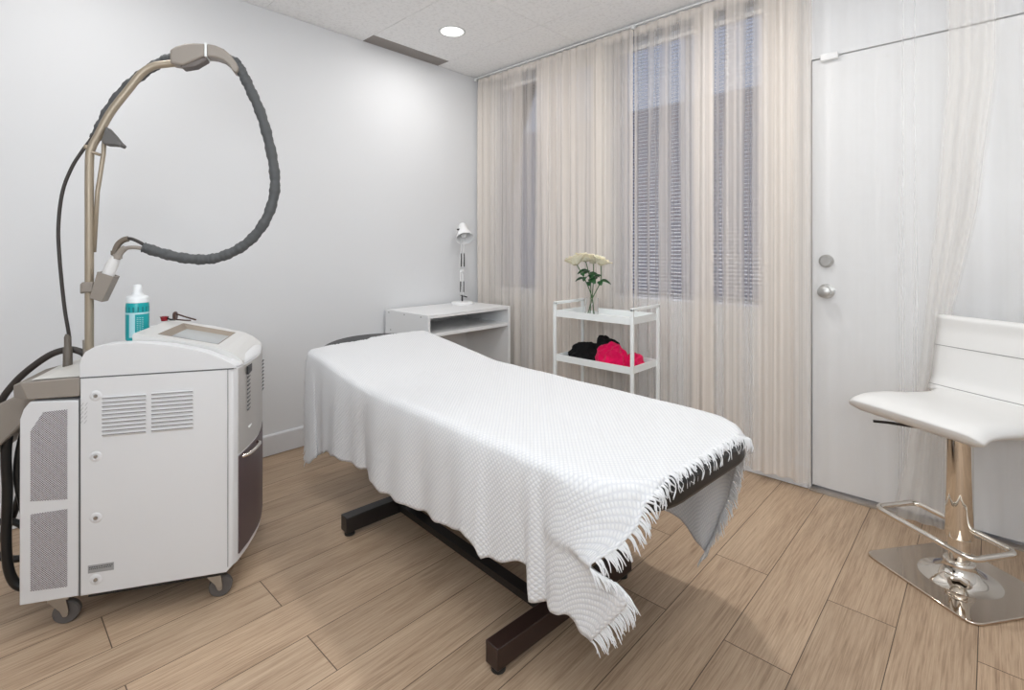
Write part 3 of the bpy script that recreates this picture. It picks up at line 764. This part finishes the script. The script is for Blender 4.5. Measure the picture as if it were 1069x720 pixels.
seam_m = mat('seam_grey', (.30, .29, .28), .8)
for z_, y_ in ((.755, .2125), (.605, .181)):
    bm = BM(); tube(bm, [(-.228, y_+.002, z_), (-.12, y_-.002, z_), (0, y_-.0035, z_), (.12, y_-.002, z_), (.228, y_+.002, z_)], .0014, 6); link('seam', bm, seam_m, back)

# ------------------------------------------------------------------ laser machine
lm = thing('laser_machine', 'white laser hair removal machine on casters with a beige hose pole', 'medical machine', (.835, -2.630, 0), math.radians(60))
mw = mat('machine_white', (.72, .72, .725), .32); mb = mat('machine_beige', (.29, .255, .22), .45)
mg = mat('machine_front_grey', (.42, .40, .38), .35); mp_ = mat('machine_door_plum', (.10, .070, .075), .4)
mtub = mat('pole_beige', (.36, .30, .225), .4, .3); hose_m = add_bump(mat('hose_sleeve', (.075, .078, .08), .6), scale=80, strength=.4, dist=.004)
cable_m = mat('cable_brown_black', (.035, .028, .024), .45)
WM = .44
# main cabinet
plan = [(.158, .0), (.545, .0), (.562, .004), (.573, .018), (.588, .09), (.598, .17), (.600, .22), (.598, .27), (.588, .35), (.573, .422), (.562, .436), (.545, .44), (.158, .44)]
bm = BM(); prism(bm, plan, 'z', .115, .748)
for v in bm.verts:
    if v.co.z < .2: v.co.z = .102 if v.co.x < .55 else .122
link('cabinet', bm, mw, lm, bevel=.003)
bm = BM(); prism(bm, [(.17, .02), (.54, .02), (.54, .42), (.17, .42)], 'z', .085, .102); link('chassis', bm, dark_plastic, lm)
# side panel joint lines as thin recess strips (shadow gaps)
gap = mat('gap_dark', (.12, .12, .12), .7)
bm = BM(); box(bm, .158, .566, -.0012, .0, .7475, .7505); box(bm, .5485, .5500, -.0008, .0, .12, .748); box(bm, .1545, .158, .0, .44, .104, .69); link('panel_gap', bm, gap, lm)
# louvers
def louv(x0, x1, z0, z1, n_, name='louver_grille'):
    bm = BM(); pz = (z1-z0)/n_
    for k in range(n_):
        z = z1-pz*k
        box(bm, x0, x1, -.0045, .0, z-.0035, z-.0010)
        vs = [bm.verts.new(p) for p in ((x0, -.0045, z-.0035), (x1, -.0045, z-.0035), (x1, 0, z-pz*.95), (x0, 0, z-pz*.95))]
        bm.faces.new(vs)
    return link(name, bm, mw, lm)
louv(.214, .326, .567, .689, 10); louv(.341, .452, .567, .691, 10)
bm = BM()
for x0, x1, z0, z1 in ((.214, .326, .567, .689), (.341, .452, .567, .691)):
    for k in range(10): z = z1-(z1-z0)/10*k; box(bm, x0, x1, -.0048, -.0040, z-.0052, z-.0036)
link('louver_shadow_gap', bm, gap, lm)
for z in (.693, .512, .329, .145):
    bm = BM(); lathe(bm, [(.0, .0), (.016, .0), (.014, .0015), (.0085, .0022), (.0085, .0008), (0, .0008)], 24, M4=Matrix.Translation((.197, -.0, z)) @ Matrix.Rotation(PI/2, 4, 'X')); sc = link('screw_cup', bm, mw, lm, smooth=True, autosmooth=30)
    bm = BM(); lathe(bm, [(0, 0), (.0055, 0), (.005, .002), (0, .0025)], 16, M4=Matrix.Translation((.197, -.001, z)) @ Matrix.Rotation(PI/2, 4, 'X')); link('screw', bm, steel, sc, smooth=True, autosmooth=40)
# rating plate (grey with two lines of tiny illegible print)
bm = BM(); box(bm, .178, .243, -.0012, 0, .167, .190); rpn = link('rating_plate', bm, mat('plate_grey', (.33, .33, .33), .5), lm)
bm = BM()
rnd = random.Random(5)
for zz in (.184, .179):
    x = .181
    while x < .238:
        w_ = rnd.uniform(.002, .005); box(bm, x, min(x+w_, .240), -.0016, -.0012, zz-.0014, zz+.0014); x += w_+.0015
link('plate_print', bm, mat('plate_print', (.10, .10, .10), .6), rpn)
# embossed slash marks near the upper screw
bm = BM()
for r_ in range(5):
    for c_ in range(2):
        x = .160+c_*.010-r_*.0005; z = .665-r_*.013
        vs = [bm.verts.new(p) for p in ((x, -.0010, z), (x+.0018, -.0010, z), (x+.008, -.0010, z+.010), (x+.0062, -.0010, z+.010))]; bm.faces.new(vs)
link('slash_marks', bm, mat('mark_grey', (.45, .45, .45), .5), lm)
# hood with side cheeks and a lower deck between them
hood = [(.157, .750), (.157, .790), (.160, .805), (.170, .824), (.192, .838), (.221, .844), (.26, .8455), (.295, .845), (.345, .840), (.396, .831), (.44, .820), (.488, .805), (.53, .785), (.555, .768), (.570, .756), (.572, .7505)]
bm = BM(); prism(bm, hood, 'y', 0, .045); prism(bm, hood, 'y', .395, .44)
deck = [(x, min(z, z-.022) if z > .79 else z) for x, z in hood]
prism(bm, deck, 'y', .045, .395)
hd = link('hood', bm, mw, lm, bevel=.006, seg=3)
# front bulge of the hood, following the plan
bm = BM(); vv_ = [.0, .006, .02, .05, .09, .13, .17, .22, .27, .31, .35, .39, .42, .434, .44]; rows_ = []
for v0_ in vv_:
    v = v0_
    fs = {0.0: .545, .006: .565, .434: .565, .44: .545}.get(v) or lerp_tab([(0.018, .573), (.09, .588), (.17, .598), (.22, .600), (.27, .598), (.35, .588), (.422, .573)], v)
    ed = .006 if v in (0.0, .44) else 0
    rows_.append([bm.verts.new((p[0], .0025+p[1]*.9886, p[2])) for p in ((.47, v, .7505), (.47, v, .800-ed), (.51, v, .790-ed), (.537, v, .7775-ed), (fs-.020, v, .7695-ed if fs > .56 else .765), (fs-.008, v, .762-ed if fs > .56 else .758), (fs-.001, v, .7555), (fs, v, .7505))])
for A_, B_ in zip(rows_, rows_[1:]):
    for k in range(8): bm.faces.new((A_[k], A_[(k+1) % 8], B_[(k+1) % 8], B_[k]))
bm.faces.new(rows_[0]); bm.faces.new(rows_[-1])
link('hood_nose', bm, mw, lm, smooth=True, autosmooth=50)
# screen wedge
def wz(s): return .868-(s-.275)*.245
bm = BM()
wedge = [(.272, .80), (.272, .862), (.276, .8675), (.40, wz(.40)), (.50, wz(.50)), (.527, .803), (.550, .790), (.568, .775), (.580, .762), (.584, .7505), (.50, .7505)]
# recess cut: build the wedge as a ring of four prisms around the screen
s0, s1, v0, v1 = .325, .500, .095, .345
def clipw(a, b_):
    out = [(a, .80 if a < .45 else .7505)]
    out.append((a, wz(a) if a > .276 else .866))
    out += [p for p in wedge[1:10] if a < p[0] < b_]
    return out
def zt_(s):
    for (a, za), (b_, zb) in zip(wedge[1:10], wedge[2:10]):
        if a <= s <= b_: return za+(zb-za)*(s-a)/(b_-a)
    return .7505
def seg_(a, b_):
    top = [(a, zt_(a))]+[p for p in wedge[1:10] if a < p[0] < b_]+[(b_, zt_(b_))]
    return [(a, .76)]+top+([(b_, .76)] if b_ < .58 else [])
prism(bm, seg_(.272, s0), 'y', .05, .39)
prism(bm, seg_(s1, .584), 'y', .05, .39)
prism(bm, seg_(s0, s1), 'y', .05, v0); prism(bm, seg_(s0, s1), 'y', v1, .39)
bmesh.ops.remove_doubles(bm, verts=bm.verts[:], dist=1e-5)
link('screen_console', bm, mat('console_white', (.68, .67, .65), .35), lm)
# sloping beige bezel
bm = BM(); q = .018; dz = .014
O_ = [(s0, v0), (s1, v0), (s1, v1), (s0, v1)]; I_ = [(s0+q, v0+q), (s1-q, v0+q), (s1-q, v1-q), (s0+q, v1-q)]
ov = [bm.verts.new((x, y, zt_(x)+.0006)) for x, y in O_]; iv = [bm.verts.new((x, y, zt_(x)-dz)) for x, y in I_]
for i in range(4): bm.faces.new((ov[i], ov[(i+1) % 4], iv[(i+1) % 4], iv[i]))
link('screen_bezel', bm, mat('bezel_beige', (.30, .25, .20), .5), lm)
bm = BM(); bm.faces.new([bm.verts.new((x, y, zt_(x)-dz+.0003)) for x, y in I_]); ret = bmesh.ops.extrude_face_region(bm, geom=bm.faces[:]); bmesh.ops.translate(bm, vec=(0, 0, -.006), verts=[v for v in ret['geom'] if isinstance(v, bmesh.types.BMVert)])
link('touch_screen', bm, mat('screen_grey', (.45, .47, .47), .15), lm)
# front: grey upper panel with louvres, plum door
def fsurf(v):   # s of front face at width v
    return lerp_tab([(0.018, .573), (.09, .588), (.17, .598), (.22, .600), (.27, .598), (.35, .588), (.422, .573)], v)
def fpanel(name, m, z0, z1, va_, vb_, off):
    bm = BM(); n_ = 12; F_, K_ = [], []
    for k in range(n_+1):
        v = va_+(vb_-va_)*k/n_
        for z in (z0, z1): F_.append(bm.verts.new((fsurf(v)+off, v, z))); K_.append(bm.verts.new((fsurf(v)-.002, v, z)))
    for k in range(n_):
        a, b_ = 2*k, 2*k+2
        bm.faces.new((F_[a], F_[b_], F_[b_+1], F_[a+1])); bm.faces.new((F_[a+1], F_[b_+1], K_[b_+1], K_[a+1])); bm.faces.new((F_[a], K_[a], K_[b_], F_[b_]))
    bm.faces.new((F_[0], F_[1], K_[1], K_[0])); bm.faces.new((F_[-2], K_[-2], K_[-1], F_[-1]))
    return link(name, bm, m, lm, smooth=True, autosmooth=40)
fpanel('front_panel', mg, .468, .745, .022, .418, .003)
fpanel('front_door', mp_, .145, .460, .022, .418, .004)
for (va_, vb_) in ((.075, .125), (.30, .36)):
    bm = BM()
    for k in range(9):
        z = .70-k*.0135
        box(bm, fsurf((va_+vb_)/2)+.001, fsurf((va_+vb_)/2)+.0045, va_, vb_, z-.002, z+.002)
    link('front_louver', bm, gap, lm)
bm = BM(); box(bm, fsurf(.10)+.001, fsurf(.10)+.0065, .07, .13, .712, .738); link('key_slot', bm, dark_plastic, lm)
bm = BM(); box(bm, fsurf(.1)-.002, fsurf(.1)+.006, .09, .13, .528, .533); link('front_badge', bm, white_metal, lm)
bm = BM(); tube(bm, catmull([(fsurf(.05), .05, .448), (fsurf(.08)+.018, .07, .452), (fsurf(.15)+.02, .15, .452), (fsurf(.18), .18, .448)], 6), .006, 8); link('door_handle', bm, chrome, lm, smooth=True)
# rear service section with perforated panels
perf = mat('perforated_panel', (.5, .5, .5), .5)
N, L, b = nodes(perf); t = N.new('ShaderNodeTexCoord'); sp = N.new('ShaderNodeSeparateXYZ'); L.new(t.outputs['Object'], sp.inputs[0])
f_ = 2*PI/.0062
s1_ = math_node(N, L, 'SINE', math_node(N, L, 'MULTIPLY', math_node(N, L, 'ADD', sp.outputs[0], sp.outputs[2]), f_*.5)); s2_ = math_node(N, L, 'SINE', math_node(N, L, 'MULTIPLY', math_node(N, L, 'SUBTRACT', sp.outputs[0], sp.outputs[2]), f_*.5))
hole = math_node(N, L, 'GREATER_THAN', math_node(N, L, 'ABSOLUTE', math_node(N, L, 'MULTIPLY', s1_, s2_)), .30)
mx = N.new('ShaderNodeMixRGB'); L.new(hole, mx.inputs[0]); mx.inputs[1].default_value = (.70, .69, .70, 1); mx.inputs[2].default_value = (.10, .085, .10, 1); L.new(mx.outputs[0], b.inputs['Base Color'])
bm = BM(); prism(bm, [(.012, .104), (.1545, .104), (.1545, .683), (.036, .688), (.022, .668), (.013, .64)], 'y', 0, .44); link('rear_section', bm, mw, lm, bevel=.003)
bm = BM(); prism(bm, [(.039, .401), (.127, .395), (.127, .659), (.069, .656), (.039, .604)], 'y', -.0012, .0); link('perforated_panel', bm, perf, lm)
bm = BM(); prism(bm, [(.039, .141), (.127, .138), (.127, .366), (.039, .363)], 'y', -.0012, .0); link('perforated_panel', bm, perf, lm)
# beige rear tray that carries pole and cables
bm = BM()
P8 = [(.156, 0, .690), (.030, 0, .697), (-.018, .03, .715), (.008, .0, .744), (.156, 0, .749)]
bot = [(.156, .002), (.03, .002), (-.022, .04), (-.03, .22), (-.022, .40), (.03, .438), (.156, .438)]
topp = [(.156, .004, .749), (.012, .004, .744), (-.028, .05, .728), (-.034, .22, .738), (-.028, .39, .728), (.012, .436, .744), (.156, .436, .749)]
Bv = [bm.verts.new((x, y, .694)) for x, y in bot]; Tv = [bm.verts.new(p) for p in topp]
bm.faces.new(Bv); bm.faces.new(Tv)
for i in range(7): bm.faces.new((Bv[i], Bv[(i+1) % 7], Tv[(i+1) % 7], Tv[i]))
link('rear_tray', bm, mb, lm, bevel=.003)
bm = BM(); vs = [(.156, .02, .750), (.03, .02, .747), (.156, .30, .775), (.0, .23, .745), (.156, .43, .775), (.02, .43, .747)]
q6 = [bm.verts.new(p) for p in vs]
bm.faces.new((q6[0], q6[2], q6[3], q6[1])); bm.faces.new((q6[2], q6[4], q6[5], q6[3])); bm.faces.new((q6[0], q6[1], q6[3], q6[5], q6[4])); bm.faces.new((q6[0], q6[4], q6[2]))
link('tray_cover', bm, mat('tray_white', (.66, .64, .60), .4), lm)
# rear hook bracket
bm = BM(); prism(bm, [(.03, .694), (-.02, .700), (-.10, .66), (-.17, .61), (-.22, .47), (-.20, .45), (-.10, .53), (-.043, .592), (-.030, .65), (.02, .68)], 'y', .12, .30); link('rear_bracket', bm, mb, lm, bevel=.006)
VP = .20
def pp(L2, v=VP): return [(s, v, z) for s, z in L2]
bm = BM(); tube(bm, catmull(pp([(.096, .74), (.096, 1.0), (.096, 1.2), (.0965, 1.42), (.104, 1.469), (.120, 1.505), (.154, 1.583), (.209, 1.671), (.245, 1.725), (.278, 1.752), (.312, 1.763), (.37, 1.775)]), 6), .0122, 16); link('pole', bm, mtub, lm, smooth=True)
bm = BM(); tube(bm, pp([(.100, .75), (.096, .80)], VP), [.024, .014], 12); tube(bm, pp([(.088, .75), (.085, .83)], VP+.01), .012, 10); link('pole_socket', bm, mb, lm, smooth=True)
bm = BM(); tube(bm, pp([(.107, 1.12), (.117, 1.32), (.134, 1.45), (.137, 1.52)], VP+.004), .0065, 10); link('pole_brace', bm, mtub, lm, smooth=True)
bm = BM(); tube(bm, pp([(.090, 1.466), (.100, 1.452), (.128, 1.442)], VP-.005), .005, 8); lathe(bm, [(0, -.006), (.006, -.006), (.006, .006), (0, .006)], 10, c=(.089, VP-.005, 1.466)); link('cable_hook', bm, mtub, lm, smooth=True)
bm = BM(); prism(bm, [(.149, 1.535), (.168, 1.512), (.185, 1.488), (.196, 1.478), (.190, 1.468), (.178, 1.474), (.145, 1.474), (.136, 1.485)], 'y', VP-.02, VP+.02); link('pole_fin', bm, mat('fin_grey', (.12, .115, .11), .6), lm, bevel=.004)
# sleeve shells at the apex
bm = BM(); prism(bm, [(.334, 1.760), (.333, 1.806), (.350, 1.820), (.378, 1.833), (.405, 1.838), (.441, 1.840), (.441, 1.797), (.404, 1.776), (.375, 1.757)], 'y', VP-.026, VP+.026); link('apex_shell', bm, mb, lm, bevel=.008, seg=3)
bm = BM(); prism(bm, [(.4435, 1.840), (.470, 1.838), (.497, 1.828), (.518, 1.810), (.535, 1.786), (.545, 1.765), (.541, 1.752), (.529, 1.748), (.514, 1.772), (.495, 1.788), (.470, 1.795), (.4435, 1.795)], 'y', VP-.026, VP+.026); link('apex_shell', bm, mb, lm, bevel=.008, seg=3)
bm = BM(); prism(bm, [(.439, 1.842), (.4455, 1.842), (.4455, 1.794), (.439, 1.794)], 'y', VP-.027, VP+.027); link('shell_band', bm, white_metal, lm)
bm = BM(); prism(bm, [(.362, 1.756), (.372, 1.748), (.410, 1.759), (.445, 1.786), (.440, 1.797), (.40, 1.776)], 'y', VP-.018, VP+.018); link('under_shell', bm, mat('shell_dark', (.13, .11, .10), .5), lm, bevel=.003)
# wrapped hose
def wrap_r(r0, tw=46, amp=.10):
    return lambda i, t__: r0*(1+amp*math.sin(t__*tw*PI)+.05*math.sin(t__*tw*2.7*PI+1))
h1 = catmull(pp([(.107, 1.497), (.123, 1.54), (.148, 1.600), (.190, 1.668), (.232, 1.716), (.285, 1.764), (.325, 1.790), (.36, 1.80)], VP+.012), 14)
bm = BM(); tube(bm, h1, wrap_r(.0155, 18), 16); link('hose_upper', bm, hose_m, lm, smooth=True)
h2 = catmull(pp([(.505, 1.800), (.530, 1.790), (.553, 1.752), (.579, 1.695), (.610, 1.619), (.635, 1.527), (.654, 1.424), (.656, 1.338), (.634, 1.251), (.593, 1.181), (.542, 1.133), (.481, 1.103), (.428, 1.094), (.364, 1.100), (.301, 1.117), (.250, 1.136)], VP), 14)
bm = BM(); tube(bm, h2, wrap_r(.0175, 40, .07), 16); link('hose_loop', bm, hose_m, lm, smooth=True)
bm = BM(); tube(bm, catmull(pp([(.041, .78), (.041, .842), (.028, .942), (.015, 1.099), (.012, 1.208), (.023, 1.317), (.048, 1.397), (.076, 1.452), (.093, 1.480), (.110, 1.51)], VP), 8), .0052, 10); link('signal_cable', bm, cable_m, lm, smooth=True)
bm = BM(); lathe(bm, [(0, 0), (.013, 0), (.012, .07), (.0095, .075), (.0095, .105), (.006, .115), (0, .115)], 18, c=(.037, VP, .738)); link('strain_relief', bm, mat('relief_brown', (.13, .11, .09), .5), lm, smooth=True, autosmooth=40)
bm = BM(); tube(bm, catmull(pp([(.09, .752), (.077, .777), (.061, .791), (.03, .799), (-.016, .786), (-.066, .749), (-.111, .703), (-.15, .64), (-.17, .56)], VP+.02), 8), .0105, 12); link('power_cable', bm, cable_m, lm, smooth=True)
for nm, pts, v_, r_ in (('rear_hose', [(-.06, .66), (-.085, .60), (-.098, .50), (-.095, .38), (-.098, .24), (-.092, .14), (-.070, .085), (-.03, .075), (.02, .10)], .15, .013),
                        ('rear_hose', [(-.03, .64), (-.066, .54), (-.080, .42), (-.062, .30), (-.055, .22), (-.03, .17), (.02, .15)], .17, .011),
                        ('rear_hose', [(-.16, .50), (-.20, .38), (-.17, .27), (-.11, .25), (-.06, .20), (.01, .14)], .22, .010),
                        ('rear_hose', [(-.05, .58), (-.105, .44), (-.115, .33), (-.15, .22), (-.19, .16), (-.14, .12), (-.06, .12), (.01, .12)], .25, .011)):
    bm = BM(); tube(bm, catmull(pp(pts, v_), 8), r_, 12); link(nm, bm, mat('hose_black', (.008, .008, .008), .35), lm, smooth=True)
# hand-piece holder and hand-piece (plane VP, towards the viewer a little)
bm = BM(); box(bm, .080, .112, VP-.018, VP+.018, .988, 1.022); box(bm, .074, .082, VP-.012, VP+.012, .984, 1.018); link('holder_clamp', bm, mb, lm, bevel=.004)
bm = BM()
ax = Vector((.035, 0, .088)).normalized()
def hp(c_, hw1, hd): # open cup cross-section corners
    n_ = Vector((ax.z, 0, -ax.x)); return [c_-n_*hw1+Vector((0, -hd, 0)), c_+n_*hw1+Vector((0, -hd, 0)), c_+n_*hw1+Vector((0, hd, 0)), c_-n_*hw1+Vector((0, hd, 0))]
cb = Vector((.124, VP-.004, .963)); ct = Vector((.152, VP-.004, 1.048))
O0, O1 = hp(cb, .019, .022), hp(ct, .024, .026); I1, I0 = hp(ct, .020, .022), hp(cb+ax*.01, .014, .017)
R_ = [[bm.verts.new(p) for p in q] for q in (O0, O1, I1, I0)]
for A_, B_ in zip(R_, R_[1:]):
    for k in range(4): bm.faces.new((A_[k], A_[(k+1) % 4], B_[(k+1) % 4], B_[k]))
bm.faces.new(R_[0][::-1]); bm.faces.new(R_[-1])
link('handpiece_holder', bm, mb, lm, bevel=.004)
hpc = BM(); tube(hpc, [Vector((.132, VP-.004, .995)), Vector((.150, VP-.004, 1.045)), Vector((.163, VP-.004, 1.082)), Vector((.172, VP-.004, 1.105))], [.016, .018, .017, .014], 20, flat=(1, 1)); hpo = link('handpiece', hpc, mat('handpiece_white', (.75, .74, .73), .35), lm, smooth=True, autosmooth=50)
bm = BM(); tube(bm, catmull(pp([(.176, 1.098), (.186, 1.120), (.200, 1.135)], VP-.008), 5), .0105, 12); lathe(bm, [(0, -.008), (.013, -.008), (.013, .008), (0, .008)], 12, c=(.178, VP-.008, 1.106)); link('connector', bm, mb, hpo, smooth=True, autosmooth=40)
bm = BM(); tube(bm, catmull(pp([(.165, 1.100), (.168, 1.124), (.176, 1.146), (.190, 1.160), (.205, 1.165)], VP+.002), 5), .0095, 12); lathe(bm, [(0, -.007), (.012, -.007), (.012, .007), (0, .007)], 12, c=(.167, VP+.002, 1.118)); link('connector', bm, mat('connector_brown', (.16, .13, .10), .45), hpo, smooth=True, autosmooth=40)
bm = BM(); tube(bm, catmull(pp([(.195, 1.164), (.214, 1.165), (.240, 1.152), (.262, 1.136)], VP), 6), .0055, 10); link('thin_hose', bm, cable_m, lm, smooth=True)
bm = BM(); tube(bm, catmull(pp([(.192, 1.128), (.204, 1.134), (.222, 1.136), (.240, 1.134), (.262, 1.128)], VP-.005), 6), .0065, 10); link('thin_hose', bm, mb, lm, smooth=True)
# casters
def caster(s, v, rz):
    c_ = bpy.data.objects.new('caster', None)
    bm = BM(); box(bm, -.025, .025, -.022, .022, .078, .088)
    for sy_ in (-1, 1): prism(bm, [(-.022, .078), (.018, .078), (.024, .042), (.021, .028), (.010, .028), (.003, .046)], 'y', sy_*.018-.002, sy_*.018+.002)
    bmesh.ops.transform(bm, matrix=Matrix.Translation((s, v, 0)) @ Matrix.Rotation(rz, 4, 'Z'), verts=bm.verts[:])
    o = link('caster', bm, steel, lm, bevel=.001)
    bm = BM(); lathe(bm, [(0, -.011), (.030, -.011), (.034, -.007), (.034, .007), (.030, .011), (0, .011)], 32, M4=Matrix.Translation((s, v, 0)) @ Matrix.Rotation(rz, 4, 'Z') @ Matrix.Translation((.016, 0, .034)) @ Matrix.Rotation(PI/2, 4, 'X'))
    link('wheel', bm, mat('wheel_grey', (.12, .11, .105), .5), o, smooth=True, autosmooth=40)
    bm = BM(); lathe(bm, [(0, -.021), (.007, -.021), (.007, .021), (0, .021)], 14, M4=Matrix.Translation((s, v, 0)) @ Matrix.Rotation(rz, 4, 'Z') @ Matrix.Translation((.016, 0, .034)) @ Matrix.Rotation(PI/2, 4, 'X'))
    link('axle', bm, steel, o, smooth=True, autosmooth=40)
    bpy.data.objects.remove(c_)
caster(.085, .055, .15); caster(.50, .055, .1); caster(.085, .385, .3); caster(.50, .385, -.2)

# bottle and goggles on the machine
def mloc(s, v, z):
    c_, s_ = math.cos(math.radians(60)), math.sin(math.radians(60)); return (.835+s*c_-v*s_, -2.630+s*s_+v*c_, z)
bo = thing('spray_bottle', 'teal and white bottle with white cap standing on top of the laser machine', 'bottle', mloc(.232, .200, .8245), math.radians(60))
teal = mat('bottle_teal', (.0, .34, .36), .3); bw = mat('bottle_white', (.80, .82, .83), .3); lab = mat('label_pale', (.42, .66, .70), .4); dteal = mat('label_teal_dark', (.0, .17, .19), .35)
bm = BM(); lathe(bm, [(0, 0), (.031, 0), (.033, .004), (.033, .118), (.031, .126), (0, .126)], 36); link('bottle_body', bm, teal, bo, smooth=True, autosmooth=40)
bm = BM(); lathe(bm, [(0, .126), (.032, .126), (.032, .140), (.029, .147), (.018, .151), (.015, .158), (0, .158)], 36); link('shoulder', bm, bw, bo, smooth=True, autosmooth=50)
bm = BM(); lathe(bm, [(0, .158), (.013, .158), (.0125, .182), (.009, .186), (0, .187)], 24); link('cap', bm, bw, bo, smooth=True, autosmooth=40)
def wrapband(name, z0, z1, a0, a1, m_, r_=.0333):
    bm = BM(); n_ = 16; A_ = []
    for k in range(n_+1):
        a = math.radians(a0+(a1-a0)*k/n_); A_.append((bm.verts.new((r_*math.cos(a), r_*math.sin(a), z0)), bm.verts.new((r_*math.cos(a), r_*math.sin(a), z1))))
    for (p, q), (r2, s2) in zip(A_, A_[1:]): bm.faces.new((p, r2, s2, q))
    return link(name, bm, m_, bo, smooth=True)
wrapband('label', .096, .113, 0, 360, dteal); wrapband('label', .012, .090, 190-60, 345-60-60, mat('label_aqua', (.03, .38, .42), .35))
# facing direction of camera in local frame is about -75 deg
wrapband('label_strip', .012, .092, -112, -82, lab, .0336)
wrapband('label_strip', .088, .094, -160, 10, lab, .0337)
bm = BM()
for k in range(9):
    a = math.radians(-70+0); z = .028+k*.006
    for kk in range(3):
        a0 = math.radians(-74+kk*12); a1 = a0+math.radians(8); r_ = .0337
        vs = [bm.verts.new((r_*math.cos(t__), r_*math.sin(t__), zz)) for t__, zz in ((a0, z), (a1, z), (a1, z+.0016), (a0, z+.0016))]; bm.faces.new(vs)
link('label_print', bm, lab, bo)
go = thing('safety_goggles', 'small red and brown protective eyewear lying on the laser machine top behind the screen', 'eyewear', mloc(.297, .330, .8665), math.radians(60))
red = mat('goggle_red', (.35, .01, .02), .25); brn = mat('goggle_brown', (.07, .03, .02), .35)
def gp(a, d, z): # a = to the right as seen, d = away
    v_ = Matrix.Rotation(-math.radians(60), 3, 'Z') @ (rt*a+fw*d); return (v_.x, v_.y, z)
bm = BM(); lathe(bm, [(0, 0), (.010, 0), (.013, .014), (.015, .016), (.010, .016), (0, .010)], 20, c=gp(-.032, 0, .001)); link('eye_cup', bm, red, go, smooth=True, autosmooth=40)
bm = BM(); lathe(bm, [(0, -.005), (.014, -.005), (.016, .0), (.014, .005), (0, .005)], 20, M4=Matrix.Translation(gp(.008, 0, .020)) @ Matrix.Rotation(PI/2, 4, 'Y')); link('eye_cup', bm, brn, go, smooth=True, autosmooth=40)
bm = BM(); tube(bm, [gp(-.02, 0, .010), gp(-.008, -.002, .006), gp(.008, 0, .006)], .0035, 8); link('nose_bridge', bm, dark_plastic, go, smooth=True)
bm = BM(); tube(bm, [gp(.014, 0, .026), gp(.04, .01, .014), gp(.075, .014, .003)], .0028, 8); link('temple_arm', bm, brn, go, smooth=True)
bm = BM(); tube(bm, [gp(.012, 0, .006), gp(.045, -.004, .004), gp(.065, .0, .003)], .0025, 8); link('temple_arm', bm, brn, go, smooth=True)
